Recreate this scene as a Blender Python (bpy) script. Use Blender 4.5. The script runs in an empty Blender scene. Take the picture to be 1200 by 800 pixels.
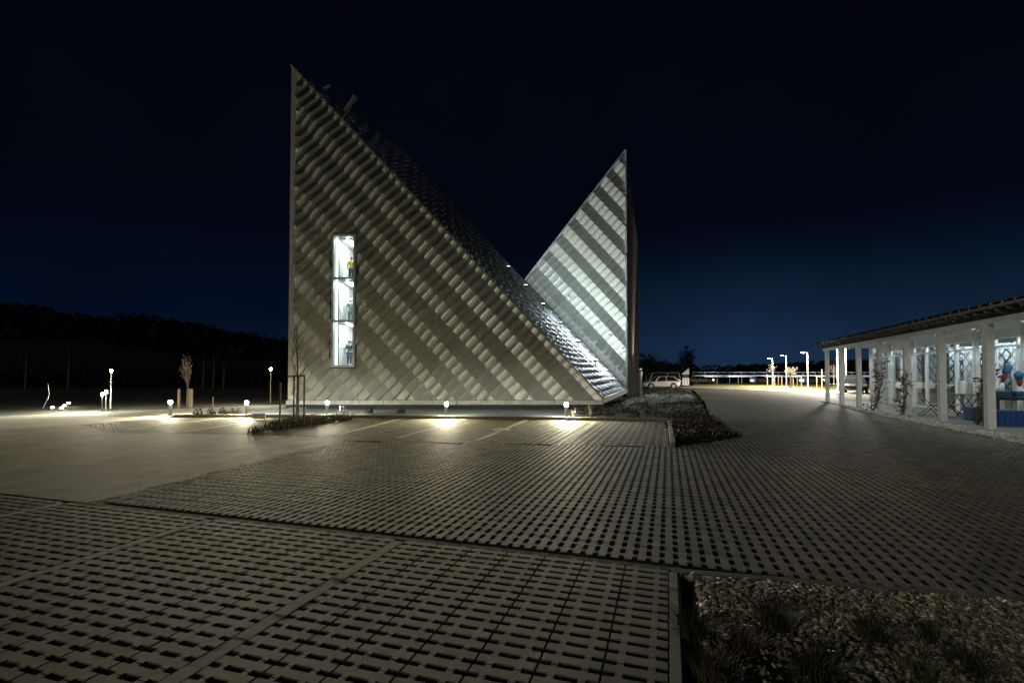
import bpy, bmesh, math, random
from mathutils import Vector, Matrix
R = math.radians
random.seed(7)
sc = bpy.context.scene
COL = sc.collection

# ------------------------------------------------------------------ camera, world, sun, exposure
H, F, PITCH, SH = 1.55, 580.0, R(1.4), 25.83
cam_d = bpy.data.cameras.new("camera"); cam = bpy.data.objects.new("camera", cam_d); COL.objects.link(cam)
cam.location = (0, 0, H); cam.rotation_euler = (R(90) + PITCH, 0, 0)
cam_d.sensor_width = 36.0; cam_d.lens = F / 1200 * 36; cam_d.shift_y = SH / 1200
cam_d.clip_start = 0.05; cam_d.clip_end = 3000
sc.camera = cam

world = bpy.data.worlds.new("World"); sc.world = world; world.use_nodes = True
wn, wl = world.node_tree.nodes, world.node_tree.links
bg = wn["Background"]
sky = wn.new("ShaderNodeTexSky"); sky.sky_type = 'NISHITA'; sky.sun_disc = False
sky.sun_elevation = R(-5.0); sky.sun_rotation = R(30); sky.ozone_density = 4.0; sky.dust_density = 0.3
tcw = wn.new("ShaderNodeTexCoord"); sepw = wn.new("ShaderNodeSeparateXYZ"); wl.new(tcw.outputs['Generated'], sepw.inputs[0])
rw = wn.new("ShaderNodeValToRGB"); wl.new(sepw.outputs['Z'], rw.inputs[0]); rw.color_ramp.interpolation = 'EASE'
el = rw.color_ramp.elements; el[0].position = 0.0; el[0].color = (0.0022, 0.0090, 0.028, 1); el[1].position = 0.62; el[1].color = (0.0008, 0.0012, 0.0034, 1)
e_ = el.new(0.12); e_.color = (0.0010, 0.0036, 0.0125, 1); e_ = el.new(0.32); e_.color = (0.0008, 0.0016, 0.0048, 1)
# glow of the lit valley, a wide soft lobe low in the sky beyond the forecourt
dw = wn.new("ShaderNodeVectorMath"); dw.operation = 'DOT_PRODUCT'; dw.inputs[1].default_value = (math.sin(R(30)), math.cos(R(30)), 0.0)
wl.new(tcw.outputs['Generated'], dw.inputs[0])
mrw = wn.new("ShaderNodeMapRange"); mrw.interpolation_type = 'SMOOTHERSTEP'; mrw.inputs['From Min'].default_value = 0.80; mrw.inputs['From Max'].default_value = 1.0
wl.new(dw.outputs['Value'], mrw.inputs[0])
gl = wn.new("ShaderNodeMixRGB"); gl.blend_type = 'ADD'; gl.inputs[2].default_value = (0.0050, 0.0150, 0.032, 1)
lowr = wn.new("ShaderNodeMapRange"); lowr.interpolation_type = 'SMOOTHERSTEP'; lowr.inputs['From Min'].default_value = 0.0; lowr.inputs['From Max'].default_value = 0.30
lowr.inputs['To Min'].default_value = 1.0; lowr.inputs['To Max'].default_value = 0.0; wl.new(sepw.outputs['Z'], lowr.inputs[0])
mm_ = wn.new("ShaderNodeMath"); mm_.operation = 'MULTIPLY'; wl.new(mrw.outputs[0], mm_.inputs[0]); wl.new(lowr.outputs[0], mm_.inputs[1])
wl.new(mm_.outputs[0], gl.inputs[0]); wl.new(rw.outputs[0], gl.inputs[1])
sc_ = wn.new("ShaderNodeMixRGB"); sc_.blend_type = 'ADD'; sc_.inputs[0].default_value = 0.02
wl.new(gl.outputs[0], sc_.inputs[1]); wl.new(sky.outputs[0], sc_.inputs[2])
nz = wn.new("ShaderNodeTexNoise"); nz.inputs['Scale'].default_value = 2.6; nz.inputs['Detail'].default_value = 5; wl.new(tcw.outputs['Generated'], nz.inputs['Vector'])
mz = wn.new("ShaderNodeMapRange"); mz.inputs['From Min'].default_value = .3; mz.inputs['From Max'].default_value = .7; mz.inputs['To Min'].default_value = .80; mz.inputs['To Max'].default_value = 1.22; wl.new(nz.outputs[0], mz.inputs[0])
vz = wn.new("ShaderNodeVectorMath"); vz.operation = 'SCALE'; wl.new(sc_.outputs[0], vz.inputs[0]); wl.new(mz.outputs[0], vz.inputs['Scale'])
wl.new(vz.outputs[0], bg.inputs[0]); bg.inputs[1].default_value = 1.0

sun_d = bpy.data.lights.new("sun", 'SUN'); sun = bpy.data.objects.new("sun", sun_d); COL.objects.link(sun)
sun_d.energy = 0.32; sun_d.angle = R(4); sun_d.color = (1.0, 0.945, 0.78)
SUN_FROM = Vector((-0.72, -0.62, 0.25)).normalized()
sun.rotation_euler = SUN_FROM.to_track_quat('Z', 'Y').to_euler()

vs = sc.view_settings; vs.view_transform = 'Standard'; vs.look = 'None'; vs.exposure = 0.0; vs.gamma = 1.0
vs.use_curve_mapping = False
cy = sc.cycles; cy.use_denoising = True; cy.max_bounces = 6; cy.diffuse_bounces = 3; cy.glossy_bounces = 3
cy.transparent_max_bounces = 12; cy.sample_clamp_indirect = 4.0
try: cy.denoiser = 'OPENIMAGEDENOISE'
except Exception: pass

# ------------------------------------------------------------------ measuring helpers (photo pixel -> place)
def ray(px, py):
    cx, c = (px - 600) / F, (400 - py + SH) / F
    return Vector((cx, math.cos(PITCH) - c * math.sin(PITCH), math.sin(PITCH) + c * math.cos(PITCH)))
def G(px, py, z=0.0):
    d = ray(px, py); return Vector((0, 0, H)) + d * ((z - H) / d.z)
def P(px, py, Y):
    d = ray(px, py); return Vector((0, 0, H)) + d * (Y / d.y)
def XG(px, Y):            # ground point at depth Y seen in column px
    return Vector(((px - 600) / F * Y, Y, 0))
def to_px(p):
    d = Vector(p) - Vector((0, 0, H))
    f = Vector((0, math.cos(PITCH), math.sin(PITCH))); u = Vector((0, -math.sin(PITCH), math.cos(PITCH)))
    w = d.dot(f)
    if w < 0.05: return None
    return 600 + d.x / w * F, 400 + SH - d.dot(u) / w * F

# ------------------------------------------------------------------ mesh helpers
class MB:
    def __init__(s): s.v = []; s.f = []
    def add(s, vs_, fs):
        o = len(s.v); s.v += [tuple(p) for p in vs_]; s.f += [tuple(i + o for i in f) for f in fs]
    def poly(s, pts): s.add(pts, [tuple(range(len(pts)))])
    def box(s, c, size, ax=None, ay=None, az=None):
        c = Vector(c); ax = Vector(ax or (1, 0, 0)); ay = Vector(ay or (0, 1, 0)); az = Vector(az or (0, 0, 1))
        x, y, z = (k / 2 for k in size); vs_ = []
        for i in (-1, 1):
            for j in (-1, 1):
                for k in (-1, 1): vs_.append(c + ax * (x * i) + ay * (y * j) + az * (z * k))
        s.add(vs_, [(0, 1, 3, 2), (4, 6, 7, 5), (0, 4, 5, 1), (2, 3, 7, 6), (0, 2, 6, 4), (1, 5, 7, 3)])
    def bar(s, a, b, w, h=None, up=(0, 0, 1)):
        a, b = Vector(a), Vector(b); d = (b - a); L = d.length; d.normalize(); up = Vector(up)
        if abs(d.dot(up)) > 0.98: up = Vector((0, 1, 0))
        r = d.cross(up).normalized(); u = r.cross(d)
        s.box((a + b) / 2, (L, w, h or w), d, r, u)
    def tube(s, pts, rad, n=8, cap=True):
        pts = [Vector(p) for p in pts]
        rr = rad if isinstance(rad, (list, tuple)) else [rad] * len(pts)
        o = len(s.v); ref = Vector((0.31, 0.17, 0.93))
        for i, p in enumerate(pts):
            d = (pts[min(i + 1, len(pts) - 1)] - pts[max(i - 1, 0)]).normalized()
            a = d.cross(ref)
            if a.length < 0.1: a = d.cross(Vector((1, 0, 0)))
            a.normalize(); b = d.cross(a)
            for k in range(n):
                t = 2 * math.pi * k / n; s.v.append(tuple(p + (a * math.cos(t) + b * math.sin(t)) * rr[i]))
        for i in range(len(pts) - 1):
            for k in range(n):
                k2 = (k + 1) % n; s.f.append((o + i * n + k, o + i * n + k2, o + (i + 1) * n + k2, o + (i + 1) * n + k))
        if cap:
            s.f.append(tuple(o + k for k in range(n))[::-1]); e = o + (len(pts) - 1) * n; s.f.append(tuple(e + k for k in range(n)))
    def lathe(s, prof, n=16, c=(0, 0, 0)):
        s.tube_z([(r, z) for r, z in prof], n, c)
    def tube_z(s, prof, n, c):
        o = len(s.v)
        for r, z in prof:
            for k in range(n):
                t = 2 * math.pi * k / n; s.v.append((c[0] + r * math.cos(t), c[1] + r * math.sin(t), c[2] + z))
        for i in range(len(prof) - 1):
            for k in range(n):
                k2 = (k + 1) % n; s.f.append((o + i * n + k, o + i * n + k2, o + (i + 1) * n + k2, o + (i + 1) * n + k))
        s.f.append(tuple(o + k for k in range(n))[::-1]); e = o + (len(prof) - 1) * n; s.f.append(tuple(e + k for k in range(n)))
    def prism(s, pts, dz):          # polygon extruded along a vector
        dz = Vector(dz); n = len(pts); a = [Vector(p) for p in pts]; b = [p + dz for p in a]
        s.add(a + b, [tuple(range(n))[::-1], tuple(range(n, 2 * n))] + [(i, (i + 1) % n, n + (i + 1) % n, n + i) for i in range(n)])
    def mesh(s, name, m, smooth=False):
        me = bpy.data.meshes.new(name); me.from_pydata(s.v, [], s.f); me.update()
        if m: me.materials.append(m)
        if smooth: me.polygons.foreach_set('use_smooth', [True] * len(me.polygons))
        return me
    def build(s, name, m, parent=None, smooth=False, loc=None):
        o = bpy.data.objects.new(name, s.mesh(name, m, smooth)); COL.objects.link(o)
        if parent: o.parent = parent
        if loc is not None: o.location = loc
        return o
def fixn(o):
    bm = bmesh.new(); bm.from_mesh(o.data); bmesh.ops.recalc_face_normals(bm, faces=bm.faces); bm.to_mesh(o.data); bm.free(); return o
def bevel(o, w, seg=2):
    m = o.modifiers.new("bevel", 'BEVEL'); m.width = w; m.segments = seg; m.limit_method = 'ANGLE'; return o
def thing(name, label, cat, loc=(0, 0, 0), rz=0.0, group=None):
    o = bpy.data.objects.new(name, None); COL.objects.link(o); o.location = loc; o.rotation_euler = (0, 0, rz)
    o.empty_display_size = 0.2
    o['label'] = label; o['category'] = cat
    if group: o['group'] = group
    return o
def tag(o, label, cat, group=None, kind=None):
    o['label'] = label; o['category'] = cat
    if group: o['group'] = group
    if kind: o['kind'] = kind
    return o
def struct(o, label=None):
    o['kind'] = 'structure'
    if label: o['label'] = label
    return o
def dup(root, loc, rz=None, label=None, scale=None):
    r = root.copy(); COL.objects.link(r); r.location = loc
    if rz is not None: r.rotation_euler = (0, 0, rz)
    if scale: r.scale = scale
    if label: r['label'] = label
    for ch in root.children:
        c = ch.copy(); COL.objects.link(c); c.parent = r
        for g in ch.children:
            d = g.copy(); COL.objects.link(d); d.parent = c
    return r
def spot(name, parent, p, aim, energy, col, ang, blend=0.9, size=0.06):
    d = bpy.data.lights.new(name, 'SPOT'); d.energy = energy; d.color = col; d.spot_size = R(ang); d.spot_blend = blend; d.shadow_soft_size = size
    o = bpy.data.objects.new(name, d); COL.objects.link(o); o.parent = parent; o.location = p
    o.rotation_euler = (-Vector(aim)).to_track_quat('Z', 'Y').to_euler(); return o
def inside(pt, poly):
    x, y = pt[0], pt[1]; c = False; j = len(poly) - 1
    for i in range(len(poly)):
        xi, yi, xj, yj = poly[i][0], poly[i][1], poly[j][0], poly[j][1]
        if (yi > y) != (yj > y) and x < (xj - xi) * (y - yi) / (yj - yi) + xi: c = not c
        j = i
    return c
def seen(p, mg=40):
    q = to_px(p); return q is not None and -mg < q[0] < 1200 + mg and -mg < q[1] < 800 + mg

ICO_V = []; _t = (1 + 5 ** .5) / 2
for a, b in ((-1, _t), (1, _t), (-1, -_t), (1, -_t)): ICO_V += [(a, b, 0)]
for a, b in ((-1, _t), (1, _t), (-1, -_t), (1, -_t)): ICO_V += [(0, a, b)]
for a, b in ((-1, _t), (1, _t), (-1, -_t), (1, -_t)): ICO_V += [(b, 0, a)]
ICO_V = [Vector(v).normalized() for v in ICO_V]
ICO_F = [(0, 11, 5), (0, 5, 1), (0, 1, 7), (0, 7, 10), (0, 10, 11), (1, 5, 9), (5, 11, 4), (11, 10, 2), (10, 7, 6), (7, 1, 8), (3, 9, 4), (3, 4, 2), (3, 2, 6), (3, 6, 8), (3, 8, 9), (4, 9, 5), (2, 4, 11), (6, 2, 10), (8, 6, 7), (9, 8, 1)]
# ------------------------------------------------------------------ materials
def mat(name, base, rough=0.7, metal=0.0, var=0.0, scale=8.0, bump=0.0, bscale=40.0, col2=None, island=0.0, obj_var=0.0, spec=0.5, aniso=None):
    m = bpy.data.materials.new(name); m.use_nodes = True; nt = m.node_tree; b = nt.nodes["Principled BSDF"]
    b.inputs['Base Color'].default_value = (*base, 1); b.inputs['Roughness'].default_value = rough; b.inputs['Metallic'].default_value = metal
    b.inputs['Specular IOR Level'].default_value = spec
    tc = nt.nodes.new('ShaderNodeTexCoord'); geo = nt.nodes.new('ShaderNodeNewGeometry')
    src = None
    if var or col2:
        n = nt.nodes.new('ShaderNodeTexNoise'); n.inputs['Scale'].default_value = scale; n.inputs['Detail'].default_value = 10; n.inputs['Roughness'].default_value = 0.7
        nt.links.new(geo.outputs['Position'], n.inputs['Vector'])
        r = nt.nodes.new('ShaderNodeValToRGB'); nt.links.new(n.outputs[0], r.inputs[0])
        c1 = col2 or tuple(max(0, k * (1 - var)) for k in base); c2 = base if col2 else tuple(min(1, k * (1 + var)) for k in base)
        r.color_ramp.elements[0].position = 0.34; r.color_ramp.elements[1].position = 0.66
        r.color_ramp.elements[0].color = (*c1, 1); r.color_ramp.elements[1].color = (*c2, 1)
        src = r.outputs[0]
    if island or obj_var:
        v = nt.nodes.new('ShaderNodeHueSaturation')
        if src: nt.links.new(src, v.inputs['Color'])
        else: v.inputs['Color'].default_value = (*base, 1)
        mr = nt.nodes.new('ShaderNodeMapRange'); k = island or obj_var
        mr.inputs['To Min'].default_value = 1 - k; mr.inputs['To Max'].default_value = 1 + k
        if island: nt.links.new(geo.outputs['Random Per Island'], mr.inputs[0])
        else:
            oi = nt.nodes.new('ShaderNodeObjectInfo'); nt.links.new(oi.outputs['Random'], mr.inputs[0])
        nt.links.new(mr.outputs[0], v.inputs['Value']); src = v.outputs[0]
    if src: nt.links.new(src, b.inputs['Base Color'])
    if bump:
        n2 = nt.nodes.new('ShaderNodeTexNoise'); n2.inputs['Scale'].default_value = bscale; n2.inputs['Detail'].default_value = 4
        nt.links.new(geo.outputs['Position'], n2.inputs['Vector'])
        bp = nt.nodes.new('ShaderNodeBump'); bp.inputs['Strength'].default_value = bump; bp.inputs['Distance'].default_value = 0.02
        nt.links.new(n2.outputs[0], bp.inputs['Height']); nt.links.new(bp.outputs[0], b.inputs['Normal'])
    return m
def emit(name, col, s):
    m = bpy.data.materials.new(name); m.use_nodes = True; nt = m.node_tree; nt.nodes.clear()
    e = nt.nodes.new('ShaderNodeEmission'); e.inputs[0].default_value = (*col, 1); e.inputs[1].default_value = s
    o = nt.nodes.new('ShaderNodeOutputMaterial'); nt.links.new(e.outputs[0], o.inputs[0]); return m
def glass(name, tint=(0.9, 0.95, 0.95), refl=0.18):
    m = bpy.data.materials.new(name); m.use_nodes = True; nt = m.node_tree; nt.nodes.clear()
    t = nt.nodes.new('ShaderNodeBsdfTransparent'); t.inputs[0].default_value = (*tint, 1)
    g = nt.nodes.new('ShaderNodeBsdfGlossy'); g.inputs['Roughness'].default_value = 0.02
    mx = nt.nodes.new('ShaderNodeMixShader'); lw = nt.nodes.new('ShaderNodeLayerWeight'); lw.inputs[0].default_value = 0.35
    ad = nt.nodes.new('ShaderNodeMath'); ad.operation = 'MULTIPLY_ADD'; ad.inputs[1].default_value = 0.5; ad.inputs[2].default_value = refl
    ad.use_clamp = True
    nt.links.new(lw.outputs['Fresnel'], ad.inputs[0]); nt.links.new(ad.outputs[0], mx.inputs[0])
    nt.links.new(t.outputs[0], mx.inputs[1]); nt.links.new(g.outputs[0], mx.inputs[2])
    o = nt.nodes.new('ShaderNodeOutputMaterial'); nt.links.new(mx.outputs[0], o.inputs[0]); return m

M = {}
M['paver'] = mat('paver_concrete', (0.205, 0.187, 0.122), 0.70, spec=0.32, var=0.34, scale=3.0, bump=0.35, bscale=160, obj_var=0.16)
M['paver_stuff'] = mat('paver_concrete_far', (0.205, 0.187, 0.122), 0.70, spec=0.32, var=0.34, scale=3.0, bump=0.35, bscale=160, island=0.16)
M['slab'] = mat('line_slab_concrete', (0.40, 0.39, 0.32), 0.8, var=0.18, scale=5, bump=0.3, bscale=120, obj_var=0.1)
M['bed_soil'] = mat('joint_grit', (0.013, 0.011, 0.008), 0.95, var=0.5, scale=60, bump=1.0, bscale=180)
M['kerb'] = mat('kerb_concrete', (0.33, 0.32, 0.26), 0.85, var=0.2, scale=6, bump=0.3, bscale=90)
M['kerb_dark'] = mat('kerb_weathered', (0.15, 0.14, 0.11), 0.9, var=0.3, scale=8, bump=0.4, bscale=90)
M['asphalt'] = mat('asphalt', (0.30, 0.28, 0.205), 0.74, spec=0.3, var=0.34, scale=1.6, bump=0.5, bscale=220)
M['road'] = mat('pale_asphalt', (0.30, 0.28, 0.21), 0.85, var=0.15, scale=0.8, bump=0.3, bscale=60)
M['pale'] = mat('pale_grit', (0.42, 0.46, 0.44), 0.8, var=0.2, scale=4, bump=0.5, bscale=80)
M['field'] = mat('rough_grass', (0.014, 0.017, 0.008), 0.95, var=0.5, scale=0.6, bump=0.8, bscale=6)
M['slot_grit'] = mat('slot_grit_stone', (0.055, 0.046, 0.034), 0.8, island=0.8)
M['soil'] = mat('planting_soil', (0.035, 0.028, 0.02), 0.95, var=0.5, scale=12, bump=1.0, bscale=50)
M['stone'] = mat('river_gravel', (0.66, 0.56, 0.33), 0.5, col2=(0.19, 0.19, 0.18), scale=30, island=0.65)
M['stone_pale'] = mat('pale_gravel', (0.42, 0.39, 0.30), 0.65, var=0.2, scale=30, island=0.5)
M['panel'] = mat('facade_metal', (0.49, 0.485, 0.42), 0.42, 0.55, var=0.08, scale=1.5, bump=0.05, bscale=30, obj_var=0.08)
M['wingpanel'] = mat('wing_metal', (0.50, 0.52, 0.49), 0.42, 0.45, var=0.08, scale=1.5, bump=0.05, bscale=30, obj_var=0.08)
M['shingle'] = mat('roof_metal', (0.46, 0.48, 0.49), 0.55, 0.6, var=0.08, scale=2, island=0.15)
M['trim'] = mat('edge_metal', (0.36, 0.345, 0.28), 0.45, 0.5, var=0.08, scale=2)
M['whitetrim'] = mat('pale_edge_metal', (0.62, 0.64, 0.62), 0.4, 0.4)
M['darkwall'] = mat('dark_backing', (0.03, 0.03, 0.028), 0.8)
M['brownwall'] = mat('brown_metal', (0.36, 0.32, 0.285), 0.5, 0.3, var=0.15, scale=1.0)
M['ledge'] = mat('concrete_ledge', (0.42, 0.41, 0.36), 0.8, var=0.25, scale=3, bump=0.2)
M['white'] = mat('white_paint', (0.78, 0.79, 0.78), 0.55, var=0.05, scale=3)
M['frame'] = mat('window_frame_metal', (0.50, 0.52, 0.52), 0.4, 0.5)
M['post'] = mat('weathered_white_post', (0.64, 0.64, 0.58), 0.7, var=0.12, scale=7, bump=0.15, bscale=40, obj_var=0.06)
M['dark'] = mat('dark_metal', (0.03, 0.03, 0.032), 0.45, 0.6)
M['darkroof'] = mat('dark_roof_sheet', (0.045, 0.05, 0.055), 0.5, 0.4, var=0.2, scale=4)
M['galv'] = mat('galvanised_steel', (0.42, 0.43, 0.43), 0.42, 0.8, var=0.1, scale=5)
M['wood'] = mat('stake_wood', (0.42, 0.30, 0.18), 0.8, var=0.25, scale=14, obj_var=0.12)
M['slatwood'] = mat('chair_wood', (0.55, 0.33, 0.13), 0.55, var=0.2, scale=20)
M['greywood'] = mat('grey_weathered_wood', (0.13, 0.115, 0.09), 0.85, var=0.3, scale=14)
M['bark'] = mat('bark', (0.16, 0.12, 0.085), 0.9, var=0.3, scale=20)
M['darkbark'] = mat('dark_bark', (0.035, 0.03, 0.025), 0.95)
M['leafdark'] = mat('dark_foliage', (0.035, 0.04, 0.025), 0.9, island=0.5)
M['hillleaf'] = mat('forest_foliage', (0.018, 0.019, 0.014), 0.95, island=0.5, spec=0.1)
M['shrub'] = mat('bed_shrub_leaf', (0.055, 0.058, 0.036), 0.8, island=0.6, col2=(0.06, 0.036, 0.028), scale=2.5)
M['whiteflower'] = mat('pale_cover_leaf', (0.62, 0.63, 0.56), 0.7, island=0.4)
M['blossom'] = mat('pale_bud', (0.50, 0.42, 0.32), 0.8, island=0.3)
M['dry'] = mat('dry_grass', (0.19, 0.155, 0.095), 0.85, island=0.45)
M['greydry'] = mat('grey_dry_grass', (0.12, 0.095, 0.06), 0.85, island=0.5)
M['green'] = mat('green_blade', (0.10, 0.12, 0.03), 0.7, island=0.5)
M['darkgrass'] = mat('dark_blade', (0.055, 0.055, 0.028), 0.8, island=0.5)
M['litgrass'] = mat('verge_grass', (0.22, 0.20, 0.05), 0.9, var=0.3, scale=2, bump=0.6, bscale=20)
M['redleaf'] = mat('red_brown_leaf', (0.10, 0.04, 0.03), 0.7, island=0.5)
M['blue'] = mat('blue_plastic', (0.01, 0.06, 0.19), 0.4, var=0.1, scale=4)
M['bluecloth'] = mat('blue_fabric', (0.025, 0.12, 0.23), 0.8, var=0.15, scale=8)
M['redcloth'] = mat('red_fabric', (0.22, 0.035, 0.035), 0.8)
M['yellow'] = mat('yellow_fabric', (0.62, 0.52, 0.06), 0.8)
M['navy'] = mat('navy_fabric', (0.03, 0.05, 0.09), 0.8)
M['teal'] = mat('grey_green_fabric', (0.20, 0.27, 0.25), 0.8)
M['skin'] = mat('mannequin_skin', (0.55, 0.42, 0.34), 0.6)
M['terrace'] = mat('terrace_concrete', (0.14, 0.14, 0.125), 0.8, var=0.15, scale=2, bump=0.2)
M['carwhite'] = mat('white_car_paint', (0.72, 0.70, 0.64), 0.25, 0.0)
M['cargrey'] = mat('grey_car_paint', (0.35, 0.33, 0.29), 0.3)
M['carblack'] = mat('black_car_paint', (0.02, 0.022, 0.025), 0.2)
M['tyre'] = mat('tyre_rubber', (0.02, 0.02, 0.02), 0.85)
M['carglass'] = mat('car_glass', (0.015, 0.018, 0.02), 0.08)
M['redlens'] = mat('red_lens', (0.35, 0.02, 0.02), 0.2)
M['lens'] = mat('clear_lens', (0.7, 0.72, 0.75), 0.1)
M['glass'] = glass('pavilion_glass', (0.82, 0.88, 0.90), 0.10)
M['winglass'] = glass('window_glass', (0.95, 0.98, 0.97), 0.03)
M['green_print'] = mat('green_sign_print', (0.06, 0.20, 0.12), 0.6)
WARM, COOL = (1.0, 0.90, 0.62), (0.86, 0.95, 1.0)
E_bollard = emit('bollard_glow', WARM, 400)
E_street = emit('street_lamp_glow', (1.0, 0.93, 0.74), 1500)
E_room = emit('room_strip_light', (0.90, 1.0, 0.97), 60)
E_led = emit('added_roof_led', (0.84, 0.97, 1.0), 9)
E_added = emit('added_lamp_glow', (0.82, 0.94, 1.0), 0.9)
E_pav = emit('pavilion_room_light', (0.93, 0.98, 1.0), 120)
E_head = emit('headlight_glow', (0.75, 0.86, 1.0), 300)
E_far = emit('far_light', WARM, 500)

# ------------------------------------------------------------------ ground, paving (axes of the car park)
AX = R(17.5)
U = Vector((math.sin(AX), math.cos(AX), 0)); Vv = Vector((math.cos(AX), -math.sin(AX), 0))
O1 = G(784, 664)
def uv(p): d = Vector(p) - O1; return d.dot(U), d.dot(Vv)
def at(u, v, z=0.0): q = O1 + U * u + Vv * v; return Vector((q.x, q.y, z))

def sheet(name, pts, z, m, label=None):
    mb = MB(); mb.poly([(p[0], p[1], z) for p in pts]); o = mb.build(name, m)
    if o.data.polygons[0].normal.z < 0: o.data.flip_normals()
    return struct(o, label)
def gx(*pp): return [G(*p) for p in pp]

sheet('ground', [(-900, -60, 0), (900, -60, 0), (900, 1500, 0), (-900, 1500, 0)], -0.085, M['field'], 'dark rough grass field around the site')
# asphalt drive on the left and the lit road behind it
asph = [G(-900, 560), at(0.02, uv(G(120, 585))[1] - 9), at(0.02, uv(G(120, 585))[1] + 0.25), G(398, 518.5), G(408, 512), G(130, 507.5), G(90, 497), G(0, 502), G(-500, 512)]
asph = [at(0.0, -14), at(0.0, uv(G(120, 585))[1] + 0.25), G(398, 518.5), G(408, 511.0), G(135, 505.5), G(98, 496.8), G(0, 502), G(-600, 520)]
sheet('asphalt_drive', asph, -0.004, M['asphalt'], 'smooth olive asphalt drive on the left')
sheet('road', gx((-500, 505), (-500, 494), (0, 487), (180, 479.5), (335, 473.5), (335, 477.5), (206, 486), (188, 489.5), (92, 497), (0, 501.5)), -0.02, M['road'], 'pale lit road along the field edge')
sheet('path', gx((205, 487.5), (262, 480.5), (335, 478), (345, 476), (560, 476), (668, 477), (668, 488), (410, 486.5)), -0.03, M['pale'], 'pale grit strip along the building foot')

# paver bed sheets
bay_poly = [at(0, 0.08), at(-8, 0.08), at(-8, -14), at(0, -14)]
sheet('parking_bay_bed', bay_poly, -0.009, M['bed_soil'])
lane_poly = [at(0, uv(G(120, 585))[1]), at(0, 0.12), G(1210, 701), G(1700, 740), G(1500, 560), G(1204, 522.5), G(1010, 483), G(985, 470), G(978, 461), G(870, 457), G(812, 456), G(826, 470), G(832, 490), G(866, 512), G(788, 523.5), G(396, 516.5)]
sheet('lane_bed', lane_poly, -0.0105, M['bed_soil'])
fb_poly = gx((292, 509), (400, 512.5), (398, 516), (787, 523), (783, 493.5), (414, 489.8))
sheet('far_bay_bed', fb_poly, -0.007, M['bed_soil'])
lb_poly = gx((94, 497), (190, 489.2), (404, 488.6), (345, 494), (288, 508.5), (133, 507))
sheet('left_bay_bed', lb_poly, -0.007, M['bed_soil'])

SL, SW, TH, ND, HW = 0.355, 0.111, 0.06, 0.0205, 0.125     # stone length, row pitch, thickness, notch depth, hole width
def stone_outline(l, w, gap=0.005):
    a, b = l / 2 - gap, w / 2 - gap / 2; h = HW / 2; n = ND
    top = [(-a, b - n), (-a + h, b - n), (-a + h, b), (-h, b), (-h, b - n), (h, b - n), (h, b), (a - h, b), (a - h, b - n), (a, b - n)]
    bot = [(-x, -y) for x, y in top]
    return top + bot
def stone_mb(l, w, rot, mb=None, c=(0, 0), dz=0.0):
    mb = mb or MB(); out = stone_outline(l, w); n = len(out)
    ax, ay = (Vv, U) if not rot else (U, Vv)
    top = []; mid = []
    for x, y in out:
        p = ax * x + ay * y
        s1 = 0.986
        top.append((c[0] + p.x * s1, c[1] + p.y * s1, dz)); mid.append((c[0] + p.x, c[1] + p.y, dz - 0.004))
    lowr = [(x, y, dz - TH) for x, y, z in mid]
    fs = [tuple(range(n))] + [((i + 1) % n, i, n + i, n + (i + 1) % n) for i in range(n)] + [(n + (i + 1) % n, n + i, 2 * n + i, 2 * n + (i + 1) % n) for i in range(n)]
    mb.add(top + mid + lowr, fs); return mb
def flipup(me):
    if me.polygons[0].normal.z < 0: me.flip_normals()
    return me
def lay(cells, parent, l, w, rot, keep=300):
    """cells: list of (x, y); the ones showing largest become parts, the rest one stuff part"""
    cells = sorted([c for c in cells if seen((c[0], c[1], 0))], key=lambda c: c[1])
    ls = l if isinstance(l, list) else [l]
    mes = [flipup(stone_mb(q, w, rot).mesh('paver', M['paver'])) for q in ls]
    for c in cells[:keep]:
        o = bpy.data.objects.new('paver', mes[c[2] if len(c) > 2 else 0]); COL.objects.link(o); o.parent = parent
        o.location = (c[0], c[1], random.uniform(-0.0009, 0.0007))
    if len(cells) > keep:
        mb = MB()
        for c in cells[keep:]: stone_mb(ls[c[2] if len(c) > 2 else 0], w, rot, mb, c, random.uniform(-0.0009, 0.0007))
        o = mb.build('pavers', M['paver_stuff'], parent); flipup(o.data); o['kind'] = 'stuff'
    return cells
def slab_line(u0, u1, v, parent, w=0.105, length=0.30, out=None):
    mb = MB(); mb.box((0, 0, -0.025), (w - 0.004, length - 0.005, 0.05), Vv, U); me = mb.mesh('line_slab', M['slab'])
    u = u0 + length / 2
    while u < u1:
        p = at(u, v)
        if seen(p):
            o = bpy.data.objects.new('line_slab', me); COL.objects.link(o); o.parent = parent; o.location = (p.x, p.y, random.uniform(-0.002, 0.002))
        u += length

# foreground bay
bay = thing('parking_bay', 'near parking bays of holed concrete pavers with slab dividing lines', 'parking bay'); bay['kind'] = 'structure'
v1 = uv(G(470, 632))[1]; v2 = uv(G(240, 610))[1]
cells = []; bay_ls = []
bounds = [0.03, v1, v2, 2 * v2 - v1, 3 * v2 - 2 * v1]
for a, b in zip(bounds[:-1], bounds[1:]):
    a2, b2 = a - (0.0525 if a < 0 else 0.032), b + 0.0525; wd = a2 - b2; n = round(wd / SL); pl = wd / n
    for i in range(n):
        v = a2 - (i + 0.5) * pl; k = 0; u = -0.10
        while u > -7:
            c = at(u, v); cells.append((c.x, c.y, len(bay_ls))); u -= SW
    bay_ls.append(pl)
bay_cells = lay(cells, bay, bay_ls, SW, False)
for v in bounds: slab_line(-7, -0.03, v, bay, 0.105 if v < 0 else 0.064)

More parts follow.
